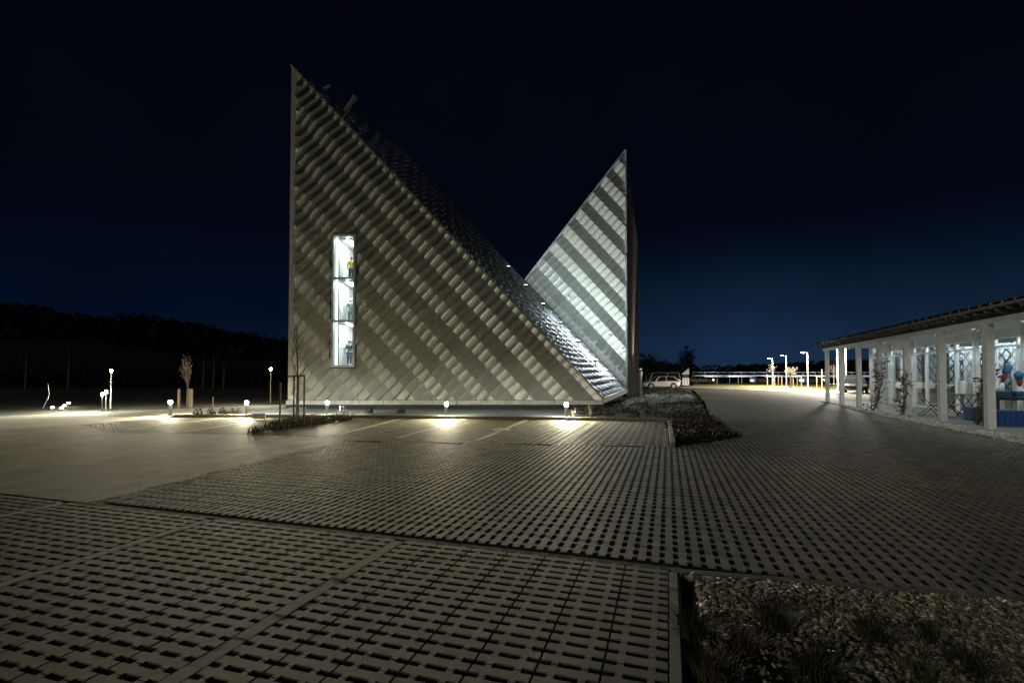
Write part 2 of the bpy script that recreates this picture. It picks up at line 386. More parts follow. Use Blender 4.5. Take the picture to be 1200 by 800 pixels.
# lane
lane = thing('driveway', 'broad driveway of holed concrete pavers in front of the building', 'driveway'); lane['kind'] = 'structure'
cells = []
nu, nv = int(16 / SL), int(34 / SW)
for i in range(nu):
    for j in range(-int(12 / SW), int(24 / SW)):
        c = at(0.09 + (i + 0.5) * SL, j * SW)
        if c.y < 17.0 and inside(c, lane_poly): cells.append((c.x, c.y))
lane_cells = lay(cells, lane, SL, SW, True)
# far part of the lane: too far to tell stones apart
def paver_sheet_mat(name, swap):
    m = mat(name, (0.165, 0.155, 0.12), 0.8, var=0.3, scale=2.0); nt = m.node_tree; b = nt.nodes["Principled BSDF"]
    old = b.inputs['Base Color'].links[0].from_socket
    g = nt.nodes.new('ShaderNodeNewGeometry')
    def dot(v, pitch):
        d = nt.nodes.new('ShaderNodeVectorMath'); d.operation = 'DOT_PRODUCT'; d.inputs[1].default_value = v / pitch
        nt.links.new(g.outputs['Position'], d.inputs[0]); f = nt.nodes.new('ShaderNodeMath'); f.operation = 'FRACT'
        nt.links.new(d.outputs['Value'], f.inputs[0]); return f.outputs[0]
    def less(s, t):
        l = nt.nodes.new('ShaderNodeMath'); l.operation = 'LESS_THAN'; l.inputs[1].default_value = t; nt.links.new(s, l.inputs[0]); return l.outputs[0]
    a = less(dot(U, SL / 2 if swap else SW), 0.72 if swap else 0.5); c = less(dot(Vv, SW if swap else SL / 2), 0.5 if swap else 0.72)
    mu = nt.nodes.new('ShaderNodeMath'); mu.operation = 'MULTIPLY'; nt.links.new(a, mu.inputs[0]); nt.links.new(c, mu.inputs[1])
    mx = nt.nodes.new('ShaderNodeMixRGB'); nt.links.new(mu.outputs[0], mx.inputs[0]); nt.links.new(old, mx.inputs[1]); mx.inputs[2].default_value = (0.03, 0.026, 0.02, 1)
    nt.links.new(mx.outputs[0], b.inputs['Base Color']); return m
far_poly = [p for p in gx((832, 488.5), (1062, 492.5), (1010, 483), (985, 470), (978, 461), (870, 457), (812, 456), (826, 470))]
far_poly[0] = Vector((XG(834, 16.9).x, 16.95, 0)); far_poly[1] = Vector((XG(1070, 16.9).x, 16.95, 0))
o = sheet('plaza_paving', far_poly, -0.006, paver_sheet_mat('plaza_pavers', True), 'far paved forecourt leading to the lamp posts')
# drain strip between bay and lane, kerb to the gravel bed
mb = MB(); mb.box(at(-0.005, (uv(G(120, 585))[1]) / 2, -0.03), (abs(uv(G(120, 585))[1]) + 0.2, 0.07, 0.05), Vv, U); struct(mb.build('edging_strip', M['kerb_dark']), 'dark flush edging between bays and driveway')
mb = MB(); kd = (G(1210, 702) - G(786, 667)).normalized(); ks = G(786, 667)
for i in range(9):
    mb.box(ks + kd * (0.5 + i * 1.0) + Vector((0, 0, -0.045)), (0.994, 0.08, 0.09), kd, Vector((-kd.y, kd.x, 0)))
struct(mb.build('gravel_kerb', M['kerb_dark']), 'worn concrete kerb between driveway and gravel bed')

# far bays with stones as one stuff part
fbay = thing('far_parking_bay', 'lit far parking bays with pale slab lines before the building', 'parking bay'); fbay['kind'] = 'structure'
cells = []
for i in range(-10, int(22 / SW)):
    for j in range(-40, 20):
        c = at(6 + i * SW, (j + 0.5) * SL)
        if inside(c, fb_poly): cells.append((c.x, c.y))
lay(cells, fbay, SL, SW, False, keep=0)
lbay = thing('left_parking_bay', 'far left parking bays beside the lit road', 'parking bay'); lbay['kind'] = 'structure'
cells = []
for i in range(0, int(34 / SW)):
    for j in range(-70, 0):
        c = at(5 + i * SW, (j + 0.5) * SL)
        if inside(c, lb_poly): cells.append((c.x, c.y))
lay(cells, lbay, SL, SW, False, keep=0)
def pale_line(a, b, w, parent):
    a, b = G(*a), G(*b); d = (b - a); n = max(1, round(d.length / 0.5)); d.normalize(); s = d.cross(Vector((0, 0, 1)))
    L = (b - a).length / n
    mb = MB(); mb.box((0, 0, -0.02), (L - 0.006, w, 0.05), d, s); me = mb.mesh('line_slab', M['slab'])
    for i in range(n):
        o = bpy.data.objects.new('line_slab', me); COL.objects.link(o); o.parent = parent; o.location = a + d * (L * (i + 0.5))
for a, b in (((560, 515.5), (617, 492)), ((664, 520), (696, 494.5)), ((466, 513), (545, 491)), ((392, 510), (470, 490.5))): pale_line(a, b, 0.15, fbay)
for a, b in (((305, 506.8), (372, 494)), ((150, 503), (262, 489.5)), ((215, 506), (318, 490))): pale_line(a, b, 0.13, lbay)
mb = MB(); mb.prism([G(576, 502.5, 0.006), G(586, 501, 0.006), G(599, 502.8, 0.006), G(596, 504.6, 0.006), G(578, 504.2, 0.006)], (0, 0, 0.006)); struct(mb.build('painted_marking', M['slab']), 'pale patch marking on the lit bay')
# kerbs of the far bays
def kerb(name, a, b, h=0.10, w=0.10, m='kerb', label=None):
    a, b = G(*a), G(*b); d = b - a; n = max(1, round(d.length / 1.0)); L = d.length / n; d.normalize(); s = d.cross(Vector((0, 0, 1)))
    t = thing(name, label, 'kerb'); t['kind'] = 'structure'
    mb = MB(); mb.box((0, 0, h / 2 - 0.03), (L - 0.008, w, h + 0.06), d, s); me = mb.mesh('kerb_stone', M[m])
    for i in range(n):
        o = bpy.data.objects.new('kerb_stone', me); COL.objects.link(o); o.parent = t; o.location = a + d * (L * (i + 0.5))
    return t
kerb('kerb', (412, 489), (784, 493.2), label='long pale kerb behind the lit far bays')
kerb('kerb', (784.5, 494), (788.5, 523), label='short kerb at the side of the planting bed')
kerb('kerb', (205, 488.6), (404, 488.6), label='pale kerb behind the far left bays')

# ------------------------------------------------------------------ THE BUILDING
YF, YW = 23.25, 32.55
aT = P(343, 79, YF); aB = P(338, 469, YF); bB = P(705.5, 467.5, YF)
XA = (aT.x + aB.x) / 2; ZB = 0.42; A_t = Vector((XA, YF, aT.z)); A_b = Vector((XA, YF, ZB)); B_ = Vector((bB.x, YF, ZB))
W_ = P(734.5, 456.5, YW); T2 = P(732.2, 177, YW); T2.x = W_.x = (W_.x + T2.x) / 2
g = W_ - B_; A2 = A_t + g
tt = 0.555; V_ = A2.lerp(W_, tt); V_ = Vector((P(615, 319, YW).x, YW, A2.z + (W_.z - A2.z) * ((P(615, 319, YW).x - A2.x) / (W_.x - A2.x))))
back = Vector((10.4 - 7.52, 8.25, 0.0))
bld = thing('metal_clad_building', 'angular building clad in folded metal panels with two pointed wings', 'building')

def clip(poly, a, b, c):      # keep a*s + b*t <= c
    out = []
    for i in range(len(poly)):
        p, q = poly[i], poly[(i + 1) % len(poly)]
        dp, dq = a * p[0] + b * p[1] - c, a * q[0] + b * q[1] - c
        if dp <= 0: out.append(p)
        if (dp < 0) != (dq < 0) and abs(dp - dq) > 1e-9:
            t = dp / (dp - dq); out.append(tuple(p[k] + (q[k] - p[k]) * t for k in range(3)))
    return out if len(out) > 2 else []
def halves(tri):              # half-planes of a convex polygon of (s,t)
    cx = sum(p[0] for p in tri) / len(tri); cz = sum(p[1] for p in tri) / len(tri); hs = []
    for i in range(len(tri)):
        p, q = tri[i], tri[(i + 1) % len(tri)]; a, b = q[1] - p[1], -(q[0] - p[0]); c = a * p[0] + b * p[1]
        if a * cx + b * cz > c: a, b, c = -a, -b, -c
        hs.append((a, b, c))
    return hs
def cut(poly, hs, hole=None):
    for h in hs:
        poly = clip(poly, *h)
        if not poly: return []
    if not hole: return [poly]
    x0, x1, z0, z1 = hole; res = []
    l = clip(poly, 1, 0, x0); r = clip(poly, -1, 0, -x1); m = clip(clip(poly, -1, 0, -x0) or [], 1, 0, x1) if True else []
    if l: res.append(l)
    if r: res.append(r)
    if m:
        for h in ((0, 1, z0), (0, -1, -z1)):
            k = clip(m, *h)
            if k: res.append(k)
    return res
def area(p): return abs(sum(p[i][0] * p[(i + 1) % len(p)][1] - p[(i + 1) % len(p)][0] * p[i][1] for i in range(len(p)))) / 2

PX = YF / F
bv = Vector((7.3 * PX, -7.9 * PX)); pv = Vector((23.8 * PX, 23.8 * PX)); RL = 0.45
def panel_polys(AMP, STEP):
    def zig(r): return r / RL if r < RL else 1 - (r - RL) / (1 - RL)
    def h(q, r): return 0.03 + AMP * zig(r) * (0.80 + 0.20 * q) + STEP * (0.35 * q + 0.65 * q ** 2)
    def pt(q, r): return (bv.x * q + pv.x * r, bv.y * q + pv.y * r, h(q, r))
    ps = []
    rs = [0, RL, 1.0]; qs = [0, 0.28, 0.52, 0.74, 0.9, 1.0]
    for r0, r1 in zip(rs[:-1], rs[1:]):
        for q0, q1 in zip(qs[:-1], qs[1:]):
            a, b, c, d = pt(q0, r0), pt(q1, r0), pt(q1, r1), pt(q0, r1); ps.append([a, b, c]); ps.append([a, c, d])
    # raised lip at the overlap
    for r0, r1 in ((0, RL), (RL, 1.0)):
        a, d = pt(1, r0), pt(1, r1); e = 0.012
        ps.append([a, (a[0] + bv.x * e, a[1] + bv.y * e, 0.0), (d[0] + bv.x * e, d[1] + bv.y * e, 0.0), d])
    return ps
BASE = panel_polys(0.185, 0.19)
BASE_WING = panel_polys(0.25, 0.12)
def clad(origin_st, tri, hole, y, m, name, parent, min_area, cap, BASE=BASE):
    hs = halves(tri); shared = None; xs = [p[0] for p in tri]; zs = [p[1] for p in tri]; pieces = []
    for i in range(-120, 120):
        for j in range(-60, 60):
            o = Vector(origin_st) + bv * i + pv * j
            cs = [o, o + bv, o + bv + pv, o + pv]
            if max(c.x for c in cs) < min(xs) or min(c.x for c in cs) > max(xs) or max(c.y for c in cs) < min(zs) or min(c.y for c in cs) > max(zs): continue
            ins = all(a * c.x + b * c.y <= cc for a, b, cc in hs for c in cs)
            if ins and hole:
                x0, x1, z0, z1 = hole
                if not (max(c.x for c in cs) < x0 or min(c.x for c in cs) > x1 or max(c.y for c in cs) < z0 or min(c.y for c in cs) > z1): ins = False
            if ins: pieces.append((99, (o, None))); continue
            res = []
            for p in BASE:
                res += cut([(q[0] + o.x, q[1] + o.y, q[2]) for q in p], hs, hole)
            ar = sum(area(p) for p in res)
            if ar > 0.004: pieces.append((ar, (o, res)))
    pieces.sort(key=lambda k: -k[0]); rest = MB()
    for n, (ar, (o, res)) in enumerate(pieces):
        if res is None:
            if shared is None:
                mb = MB()
                for p in BASE: mb.poly([(q[0], -q[2], q[1]) for q in p])
                shared = mb.mesh(name, m)
            ob = bpy.data.objects.new(name, shared); COL.objects.link(ob); ob.parent = parent; ob.location = (o.x, y, o.y)
        else:
            mb = MB() if (ar > min_area and n < cap) else rest
            off = (o.x, y, o.y) if mb is not rest else (0, 0, 0)
            for p in res: mb.poly([(q[0] - off[0], y - q[2] - off[1], q[1] - off[2]) for q in p])
            if mb is not rest: mb.build(name, m, parent, loc=off)
    if rest.v: rest.build(name + '_offcuts', m, parent)['kind'] = 'stuff'
    return len(pieces)
# window rectangle in the main facade
wa, wb = P(390.5, 275.5, YF), P(417.5, 430.5, YF)
WX0, WX1, WZ1, WZ0 = wa.x, wb.x, wa.z, wb.z
STRIP = 0.26
ref = P(495.6, 327.5, YF); org = Vector((ref.x, ref.z)) - bv - pv * RL
n1 = clad(org, [(XA + STRIP, ZB), (XA + STRIP, A_t.z - STRIP * 1.06), (B_.x, ZB)], (WX0 - 0.04, WX1 + 0.04, WZ0 - 0.04, WZ1 + 0.04), YF, M['panel'], 'metal_panel', bld, 0.10, 230)
ref2 = P(640 + 815 / 8.89, 260 + 375 / 8.89, YW); org2 = Vector((ref2.x, ref2.z)) - bv * 0.99 - pv * RL
n2 = clad(org2, [(V_.x + 0.05, V_.z), (T2.x - 0.06, T2.z - 0.15), (W_.x - 0.06, W_.z)], None, YW, M['wingpanel'], 'wing_panel', bld, 0.10, 230, BASE_WING)
print("PANELS", n1, n2)

# backing walls
mb = MB()
for p in cut([(A_b.x, ZB, 0), (A_t.x, A_t.z, 0), (B_.x, ZB, 0)], [], (WX0, WX1, WZ0, WZ1)): mb.poly([(q[0], YF + 0.01, q[1]) for q in p])
mb.build('front_wall', M['darkwall'], bld)
mb = MB(); mb.poly([A_b, A_t, A2, Vector((A2.x, A2.y, ZB))]); mb.build('side_wall', M['brownwall'], bld)
mb = MB(); mb.poly([V_, T2, Vector((W_.x, YW, 0.1)), Vector((V_.x, YW, 0.1))]); o = mb.build('wing_wall', M['darkwall'], bld); o.location.y = 0.01
mb = MB(); mb.poly([A2 + Vector((0, 0, -0.1)), W_ + Vector((0, 0, -0.1)), Vector((W_.x, YW, 0.1)), Vector((A2.x, YW, 0.1))]); o = mb.build('rear_wall', M['darkwall'], bld); o.location.y = 0.04
# right side wall of the wing with standing seams
T3 = W_ + back; T3.z = 12.7; W3 = W_ + back
mb = MB(); mb.poly([Vector((W_.x, W_.y, 0.25)), T2, T3, Vector((W3.x, W3.y, 0.25))])
nb = 14; bd = back.normalized(); outn = Vector((bd.y, -bd.x, 0))
for i in range(nb + 1):
    t = i / nb; top = T2.lerp(T3, t); bot = Vector((top.x, top.y, 0.25)); mb.bar(bot + outn * 0.03, top + outn * 0.03, 0.05, 0.06, up=bd)
mb.build('wing_side_wall', M['brownwall'], bld)
mb = MB(); mb.poly([T2, V_, V_ + back * 0.9 + Vector((0, 0, -0.2)), T3]); mb.build('wing_roof', M['darkroof'], bld)
# trims
nrm_out = Vector((0, -1, 0))
mb = MB(); mb.box((XA + STRIP / 2, YF - 0.02, (ZB + A_t.z) / 2 - 0.05), (STRIP, 0.16, A_t.z - ZB - 0.1)); mb.build('corner_trim', M['trim'], bld)
mb = MB(); mb.bar(A_t + Vector((0, -0.03, -0.02)), B_ + Vector((0.05, -0.03, 0.02)), 0.34, 0.10); mb.build('edge_flashing', M['trim'], bld)
mb = MB(); mb.box((T2.x - 0.03, YW - 0.10, (T2.z + W_.z) / 2), (0.10, 0.26, T2.z - W_.z)); mb.build('wing_edge_trim', M['whitetrim'], bld)
mb = MB(); mb.bar(V_ + Vector((0, -0.08, 0.0)), T2 + Vector((0, -0.08, 0)), 0.24, 0.12); mb.build('wing_top_flashing', M['whitetrim'], bld)
# base ledge, recessed plinth
mb = MB(); nl = 13
for i in range(nl):
    x0 = XA + (B_.x - XA) * i / nl; x1 = XA + (B_.x - XA) * (i + 1) / nl
    mb2 = MB(); mb2.box(((x0 + x1) / 2, YF - 0.05, ZB - 0.11), (x1 - x0 - 0.02, 0.5, 0.20)); mb2.build('ledge_stone', M['ledge'], bld)
mb = MB(); mb.prism([(XA + 0.6, YF + 0.6, -0.1), (B_.x - 0.4, YF + 0.6, -0.1), (W_.x - 0.2, YW, -0.1), (W3.x - 0.2, W3.y, -0.1), (A2.x, YW, -0.1)], (0, 0, 0.42)); mb.build('plinth', M['darkwall'], bld)
mb = MB(); mb.prism([A_b + Vector((0, 0.02, -0.02)), B_ + Vector((0, 0.02, -0.02)), W_ + Vector((0, 0.02, -0.2)), Vector((A2.x, YW, ZB - 0.02))], (0, 0, -0.06)); mb.build('soffit', M['darkwall'], bld)
mb = MB(); mb.bar(B_ + Vector((0.02, 0, -0.04)), W_ + Vector((0.02, 0, -0.06)), 0.10, 0.26); mb.build('eave_trim', M['trim'], bld)

# roof shingles between the facade top edge and the wing
e1 = (B_ - A_t); L1 = e1.length; e1.normalize(); e2 = g.copy(); L2 = e2.length; e2.normalize()
rn = e2.cross(e1).normalized()
if rn.z < 0: rn = -rn
def sag(a, b):            # the roof is slightly warped, hollow along its length
    return -0.9 * math.sin(math.pi * a) * math.sin(math.pi * b) * 0.5
def roofp(a, b, h=0.0): return A_t + e1 * (L1 * a) + e2 * (L2 * b) + rn * (sag(a, b) + h)
mb = MB()
for i in range(24):
    for j in range(10):
        mb.poly([roofp(i / 24, j / 10, -0.02), roofp((i + 1) / 24, j / 10, -0.02), roofp((i + 1) / 24, (j + 1) / 10, -0.02), roofp(i / 24, (j + 1) / 10, -0.02)])
mb.build('roof_deck', M['darkroof'], bld)
mb = MB(); NI, NJ = 50, 18
for i in range(NI):
    for j in range(NJ):
        sft = 0.5 * (i % 2) / NJ
        a0, a1 = i / NI, (i + 1.08) / NI; b0, b1 = j / NJ + sft, (j + 0.82) / NJ + sft
        if b1 > 1.0: b1 = 1.0
        if a1 > 1.0: a1 = 1.0
        bm_ = (b0 + b1) / 2; am = a0 + (a1 - a0) * 0.5; lift = (0.12 if a0 > 0.45 else 0.06) * (1.0 if (i + j) % 2 else 0.3)
        p = [roofp(a0, b0, 0.0), roofp(a0, b1, 0.0), roofp(a1, b1, lift * 0.12), roofp(a1, b0, lift * 0.12), roofp(a1, bm_, lift), roofp(a1, b0, 0), roofp(a1, b1, 0)]
        mb.add(p, [(0, 4, 1), (1, 4, 2), (0, 3, 4), (3, 5, 6, 2, 4)])
o = mb.build('roof_shingles', M['shingle'], bld); o['kind'] = 'stuff'; fixn(o)
# LED floodlights added out on the roof to light the wing wall
for k in range(7):
    t = 0.06 + k / 6 * 0.90
    p = V_.lerp(W_, t) + Vector((-1.45, -4.1, 0.42))
    hb = MB(); hb.box((0, 0, 0), (0.22, 0.10, 0.10)); hb.bar((0, 0.0, -0.05), (0, 0.0, -0.3), 0.03); h_ = hb.build('added_floodlight', M['dark'], bld, loc=p)
    lb = MB(); lb.box((0, 0.02, 0.062), (0.18, 0.07, 0.02)); l_ = lb.build('added_led_strip', E_led, h_)
    spot('wall_beam', h_, (0.10, 0.02, 0.14), (0.8, 0.42, 0.85), (290, 320, 350, 380, 390, 370, 330)[k], (0.86, 1.0, 0.97), 150, 1.0)
for k in range(5):  # unseen lights on the wing wall, added to brighten the roof
    p = V_.lerp(W_, 0.42 + k * 0.13) + Vector((0.1, -0.42, 1.9 + 0.1 * k))
    hb = MB(); hb.box((0, 0, 0), (0.16, 0.09, 0.08)); hb.bar((0, 0.04, 0), (0, 0.40, 0), 0.03); h_ = hb.build('added_floodlight', M['whitetrim'], bld, loc=p)
    spot('roof_beam', h_, (0, -0.08, -0.07), (-0.25, -1.0, -0.75), (160, 260, 360, 420, 420)[k], (0.84, 0.95, 1.0), 130, 1.0, 0.15)
# flue pipes on the roof edge
for (x0, y0, x1, y1, r) in ((404.5, 131, 416, 114, 0.11), (381, 104, 387, 101, 0.08)):
    a, b = P(x0, y0, YF + 0.6), P(x1, y1, YF + 0.6); b2 = a + (b - a) * 1.0
    mb = MB(); mb.tube([a - (b - a) * 0.4, b2], r, 12); pp = mb.build('flue_pipe', M['trim'], bld, smooth=False)
    mb = MB(); mb.tube([b2 - (b - a) * 0.06, b2 + (b - a) * 0.04], r * 1.18, 12); mb.build('cap', M['trim'], pp)

# ---- tall window with three lit rooms
win = MB(); fw = 0.11; ydep = 0.42
for (x0, x1, z0, z1) in ((WX0, WX0 + fw, WZ0, WZ1), (WX1 - fw, WX1, WZ0, WZ1), (WX0 + fw, WX1 - fw, WZ1 - fw, WZ1), (WX0 + fw, WX1 - fw, WZ0, WZ0 + fw)):
    win.box(((x0 + x1) / 2, YF - 0.02, (z0 + z1) / 2), (x1 - x0, ydep, z1 - z0))
zd = [P(400, 376.5, YF).z, P(400, 326.5, YF).z]
wf = win.build('window_frame', M['frame'], bld)
for z in zd:
    b_ = MB(); b_.box(((WX0 + WX1) / 2, YF - 0.05, z), (WX1 - WX0 - 2 * fw, 0.2, 0.09)); b_.build('transom', M['frame'], wf)
zz = [WZ0 + fw] + [k for z in zd for k in (z - 0.045, z + 0.045)] + [WZ1 - fw]
rooms = [(zz[0], zz[1]), (zz[2], zz[3]), (zz[4], zz[5])]
RD = 2.6; RX0, RX1 = WX0 - 0.15, WX1 + 1.6
def mannequin(name, x, y, z, hgt, label, top, legs, hat=None, rz=0.0, lean=0.0):
    t = thing(name, label, 'mannequin', (x, y, z), rz)
    def skin(nm, pts, edges, rad, m, par, root=0):
        me = bpy.data.meshes.new(nm); me.from_pydata([tuple(Vector(p) * hgt) for p in pts], edges, []); me.materials.append(m)
        o = bpy.data.objects.new(nm, me); COL.objects.link(o); o.parent = par
        o.modifiers.new('skin', 'SKIN'); s = o.modifiers.new('sub', 'SUBSURF'); s.levels = s.render_levels = 1
        for i, r in enumerate(rad): me.skin_vertices[0].data[i].radius = (r * hgt, r * hgt)
        me.skin_vertices[0].data[root].use_root = True
        return o
    pts = [(0, 0, .52), (0, 0, .62), (0, 0, .74), (0, 0, .82), (0, 0, .865), (0, -.01, .91), (0, -.01, .965),
           (.10, 0, .81), (.15, -.02, .66), (.14, -.10, .55), (-.10, 0, .81), (-.15, -.01, .66), (-.15, -.05, .52),
           (.055, 0, .49), (.06, -.01, .28), (.065, .01, .04), (.07, -.07, .02), (-.055, 0, .49), (-.06, .0, .28), (-.065, .02, .04), (-.07, -.06, .02)]
    ed = [(0, 1), (1, 2), (2, 3), (3, 4), (4, 5), (5, 6), (3, 7), (7, 8), (8, 9), (3, 10), (10, 11), (11, 12), (0, 13), (13, 14), (14, 15), (15, 16), (0, 17), (17, 18), (18, 19), (19, 20)]
    rd = [.08, .07, .085, .07, .03, .052, .035, .04, .03, .02, .04, .03, .02, .055, .04, .026, .02, .055, .04, .026, .02]
    skin('body', pts, ed, rd, M['skin'], t)
    skin('jacket', [pts[i] for i in (0, 1, 2, 3, 7, 8, 10, 11)], [(0, 1), (1, 2), (2, 3), (3, 4), (4, 5), (3, 6), (6, 7)], [.095, .085, .10, .085, .052, .042, .052, .042], top, t)
    skin('trousers', [(0, 0, .54), pts[13], pts[14], (.065, .01, .07), pts[17], pts[18], (-.065, .02, .07)], [(0, 1), (1, 2), (2, 3), (0, 4), (4, 5), (5, 6)], [.09, .065, .05, .04, .065, .05, .04], legs, t)
    hb = MB(); hb.lathe([(0.058, .925), (0.062, .95), (0.05, .985), (0.02, 1.005)], 12, (0, 0, 0)); hb.v = [tuple(Vector(v) * hgt) for v in hb.v]
    hb.build('helmet' if hat else 'hair', hat or M['dark'], t, smooth=True)
    return t
for k, (z0, z1) in enumerate(rooms):
    rb = MB(); y0, y1 = YF + 0.2, YF + RD; xs0, xs1 = WX0 + fw * 0.5, RX1
    rb.poly([(xs0, y0, z0), (xs1, y0, z0), (xs1, y1, z0), (xs0, y1, z0)])
    rb.poly([(xs0, y0, z1), (xs1, y0, z1), (xs1, y1, z1), (xs0, y1, z1)])
    rb.poly([(xs0, y1, z0), (xs1, y1, z0), (xs1, y1, z1), (xs0, y1, z1)])
    rb.poly([(xs1, y0, z0), (xs1, y1, z0), (xs1, y1, z1), (xs1, y0, z1)])
    rb.poly([(xs0, y0, z0), (xs0, y1, z0), (xs0, y1, z1), (xs0, y0, z1)])
    room = rb.build('room', M['white'], bld)
    sb = MB(); sb.box((WX0 + 0.55, YF + 1.1, z1 - 0.04), (0.12, 1.5, 0.03)); sb.box((WX0 + 1.5, YF + 1.4, z1 - 0.04), (0.12, 1.5, 0.03)); sb.build('ceiling_light', E_room, room)
    pb = MB(); pb.box(((WX0 + WX1) / 2, YF - 0.03, (z0 + z1) / 2), (WX1 - WX0 - 2 * fw, 0.012, z1 - z0)); pb.build('pane', M['winglass'], wf)
    cb2 = MB(); cb2.box((WX0 + .95, YF + RD - .25, z0 + .45), (.7, .4, .9)); cb2.build('cabinet', M['galv'], room)
    for sz in (1.15, 1.45):
        cb2 = MB(); cb2.box((WX0 + .9, YF + RD - .16, z0 + sz), (.8, .26, .03)); cb2.build('shelf', M['greywood'], room)
    # inner sash and partition
    ib = MB()
    xa_, xb_ = WX0 + fw + 0.13, WX1 - fw - 0.02
    for (x0, x1, q0, q1) in ((xa_, xa_ + 0.035, z0 + 0.02, z1 - 0.02), (xb_ - 0.035, xb_, z0 + 0.02, z1 - 0.02), (xa_, xb_, z1 - 0.09, z1 - 0.05)):
        ib.box(((x0 + x1) / 2, YF + 0.08, (q0 + q1) / 2), (x1 - x0, 0.05, q1 - q0))
    ib.build('sash', M['dark'] if k < 1 else M['galv'], wf)
    if k == 0:
        for zr in (0.62, 0.95):
            rb2 = MB(); rb2.bar((WX0 + fw, YF + 0.5, z0 + zr * 0.8), (WX1 - fw, YF + 0.5, z0 + zr * 0.8), 0.025); rb2.build('railing', M['white'], room)
        pb2 = MB(); pb2.box((P(408, 400, YF + 2.4).x, YF + RD - 0.04, z0 + 0.95), (0.5, 0.03, 0.75)); pb2.build('picture', M['galv'], room)
jb = MB(); jb.box((WX0 + fw + 0.05, YF + 0.12, (WZ0 + WZ1) / 2), (0.09, 0.03, WZ1 - WZ0 - 2 * fw)); jb.build('jamb_light', emit('jamb_strip_light', (0.92, 1.0, 0.98), 2.2), wf)
px_ = lambda c, y: P(c, 400, y).x
mannequin('mannequin', px_(409.5, YF + 1.5), YF + 1.5, rooms[0][0], 1.25, 'dark dressed mannequin in the lowest lit window', M['navy'], M['navy'])
mannequin('mannequin', px_(410.5, YF + 1.5), YF + 1.5, rooms[1][0], 1.25, 'grey dressed mannequin in the middle lit window', M['teal'], M['teal'], M['white'])
mannequin('mannequin', px_(411, YF + 1.0), YF + 1.0, rooms[2][0], 1.2, 'red and yellow dressed mannequin in the top window', M['yellow'], M['navy'], M['redcloth'])

# ------------------------------------------------------------------ bollard lights
def make_bollard(loc, label):
    t = thing('bollard_light', label, 'bollard light', loc, 0, 'bollard lights along the building')
    b = MB(); b.lathe([(0.055, -0.02), (0.055, 0.438)], 16); b.build('post', M['white'], t)
    b = MB(); b.lathe([(0.11, -0.01), (0.11, 0.015), (0.06, 0.02)], 16); b.build('base_plate', M['galv'], t)
    b = MB(); b.lathe([(0.05, 0.44), (0.062, 0.47), (0.062, 0.55), (0.05, 0.57)], 14); b.build('lens', E_bollard, t)
    b = MB(); b.lathe([(0.066, 0.572), (0.066, 0.595), (0.03, 0.60)], 16); b.build('cap', M['galv'], t)
    spot('path_beam', t, (0, -0.07, 0.53), (0, -1, -0.26), 1050, WARM, 150, 1.0, 0.04)
    spot('back_beam', t, (0, 0.07, 0.53), (0, 1, -0.75), 420, (0.95, 1.0, 0.9), 130, 1.0, 0.04)
    return t
bl = make_bollard(G(523, 489.4), 'bollard light before the middle of the metal facade')
dup(bl, G(663.5, 490.4), label='bollard light before the low right corner of the facade')
dup(bl, G(383.5, 487.0), label='bollard light below the tall lit window')
dup(bl, G(288.8, 487.2), label='bollard light left of the building beside the small white plate')
dup(bl, G(199.5, 486.2), label='bollard light at the corner near the three stakes')

# ------------------------------------------------------------------ street lamps
def make_street_lamp(name, hgt, arm, label, cat='street lamp', group=None, loc=(0, 0, 0), rz=0.0, scale=1.0):
    t = thing(name, label, cat, loc, rz, group)
    b = MB(); b.tube([(0, 0, -0.05), (0, 0, 0.6), (0, 0, hgt)], [0.075 * scale, 0.07 * scale, 0.05 * scale], 12); b.build('pole', M['white'], t)
    b = MB(); b.lathe([(0.14 * scale, -0.02), (0.14 * scale, 0.02), (0.08 * scale, 0.03)], 12); b.build('base_plate', M['galv'], t)
    hb = MB(); hb.box((-arm / 2 - 0.12, 0, hgt + 0.02), (arm + 0.35, 0.18 * scale, 0.06)); hd = hb.build('lamp_head', M['galv'], t)
    lb = MB(); lb.box((-arm - 0.08, 0, hgt - 0.035), (0.26, 0.16 * scale, 0.05)); lb.build('lens', E_street, hd)
    spot('road_beam', hd, (-arm - 0.08, 0, hgt - 0.08), (0, 0, -1), 6500, (1.0, 0.92, 0.74), 172, 0.25)
    return t
def make_globe_lamp(hgt, label, loc, scale=1.0):
    t = thing('street_lamp', label, 'street lamp', loc)
    b = MB(); b.tube([(0, 0, -0.05), (0, 0, hgt * .4), (0, 0, hgt - .1)], [0.055 * scale, 0.05 * scale, 0.04 * scale], 12); b.build('pole', M['trim'], t)
    b = MB(); b.lathe([(0.03 * scale, hgt - .10), (.085 * scale, hgt - .05), (.10 * scale, hgt), (.07 * scale, hgt + .06)], 14); b.build('lens', E_street, t)
    b = MB(); b.lathe([(.13 * scale, hgt + .062), (.11 * scale, hgt + .085), (.03, hgt + .11)], 14); b.build('cap', M['dark'], t)
    spot('road_beam', t, (0, -.12 * scale, hgt - .02), (-0.5, -1, -0.22), 2600 * scale, (1.0, 0.93, 0.72), 150, 1.0)
    return t
RL_ = [(905.5, 76.0), (921.5, 66.0), (946.5, 57.0), (981.5, 50.0)]
names_r = ['street lamp by the verge, farthest of the row beyond the forecourt', 'street lamp by the verge beside the lit leafy sapling', 'street lamp by the verge between the sapling and the pavilion', 'street lamp just behind the end post of the pavilion']
sl = None
for (px, Y), nm in zip(RL_, names_r):
    if sl is None: sl = make_street_lamp('street_lamp', 4.25, 0.45, nm, group='street lamps along the verge', loc=XG(px, Y))
    else: dup(sl, XG(px, Y), label=nm)
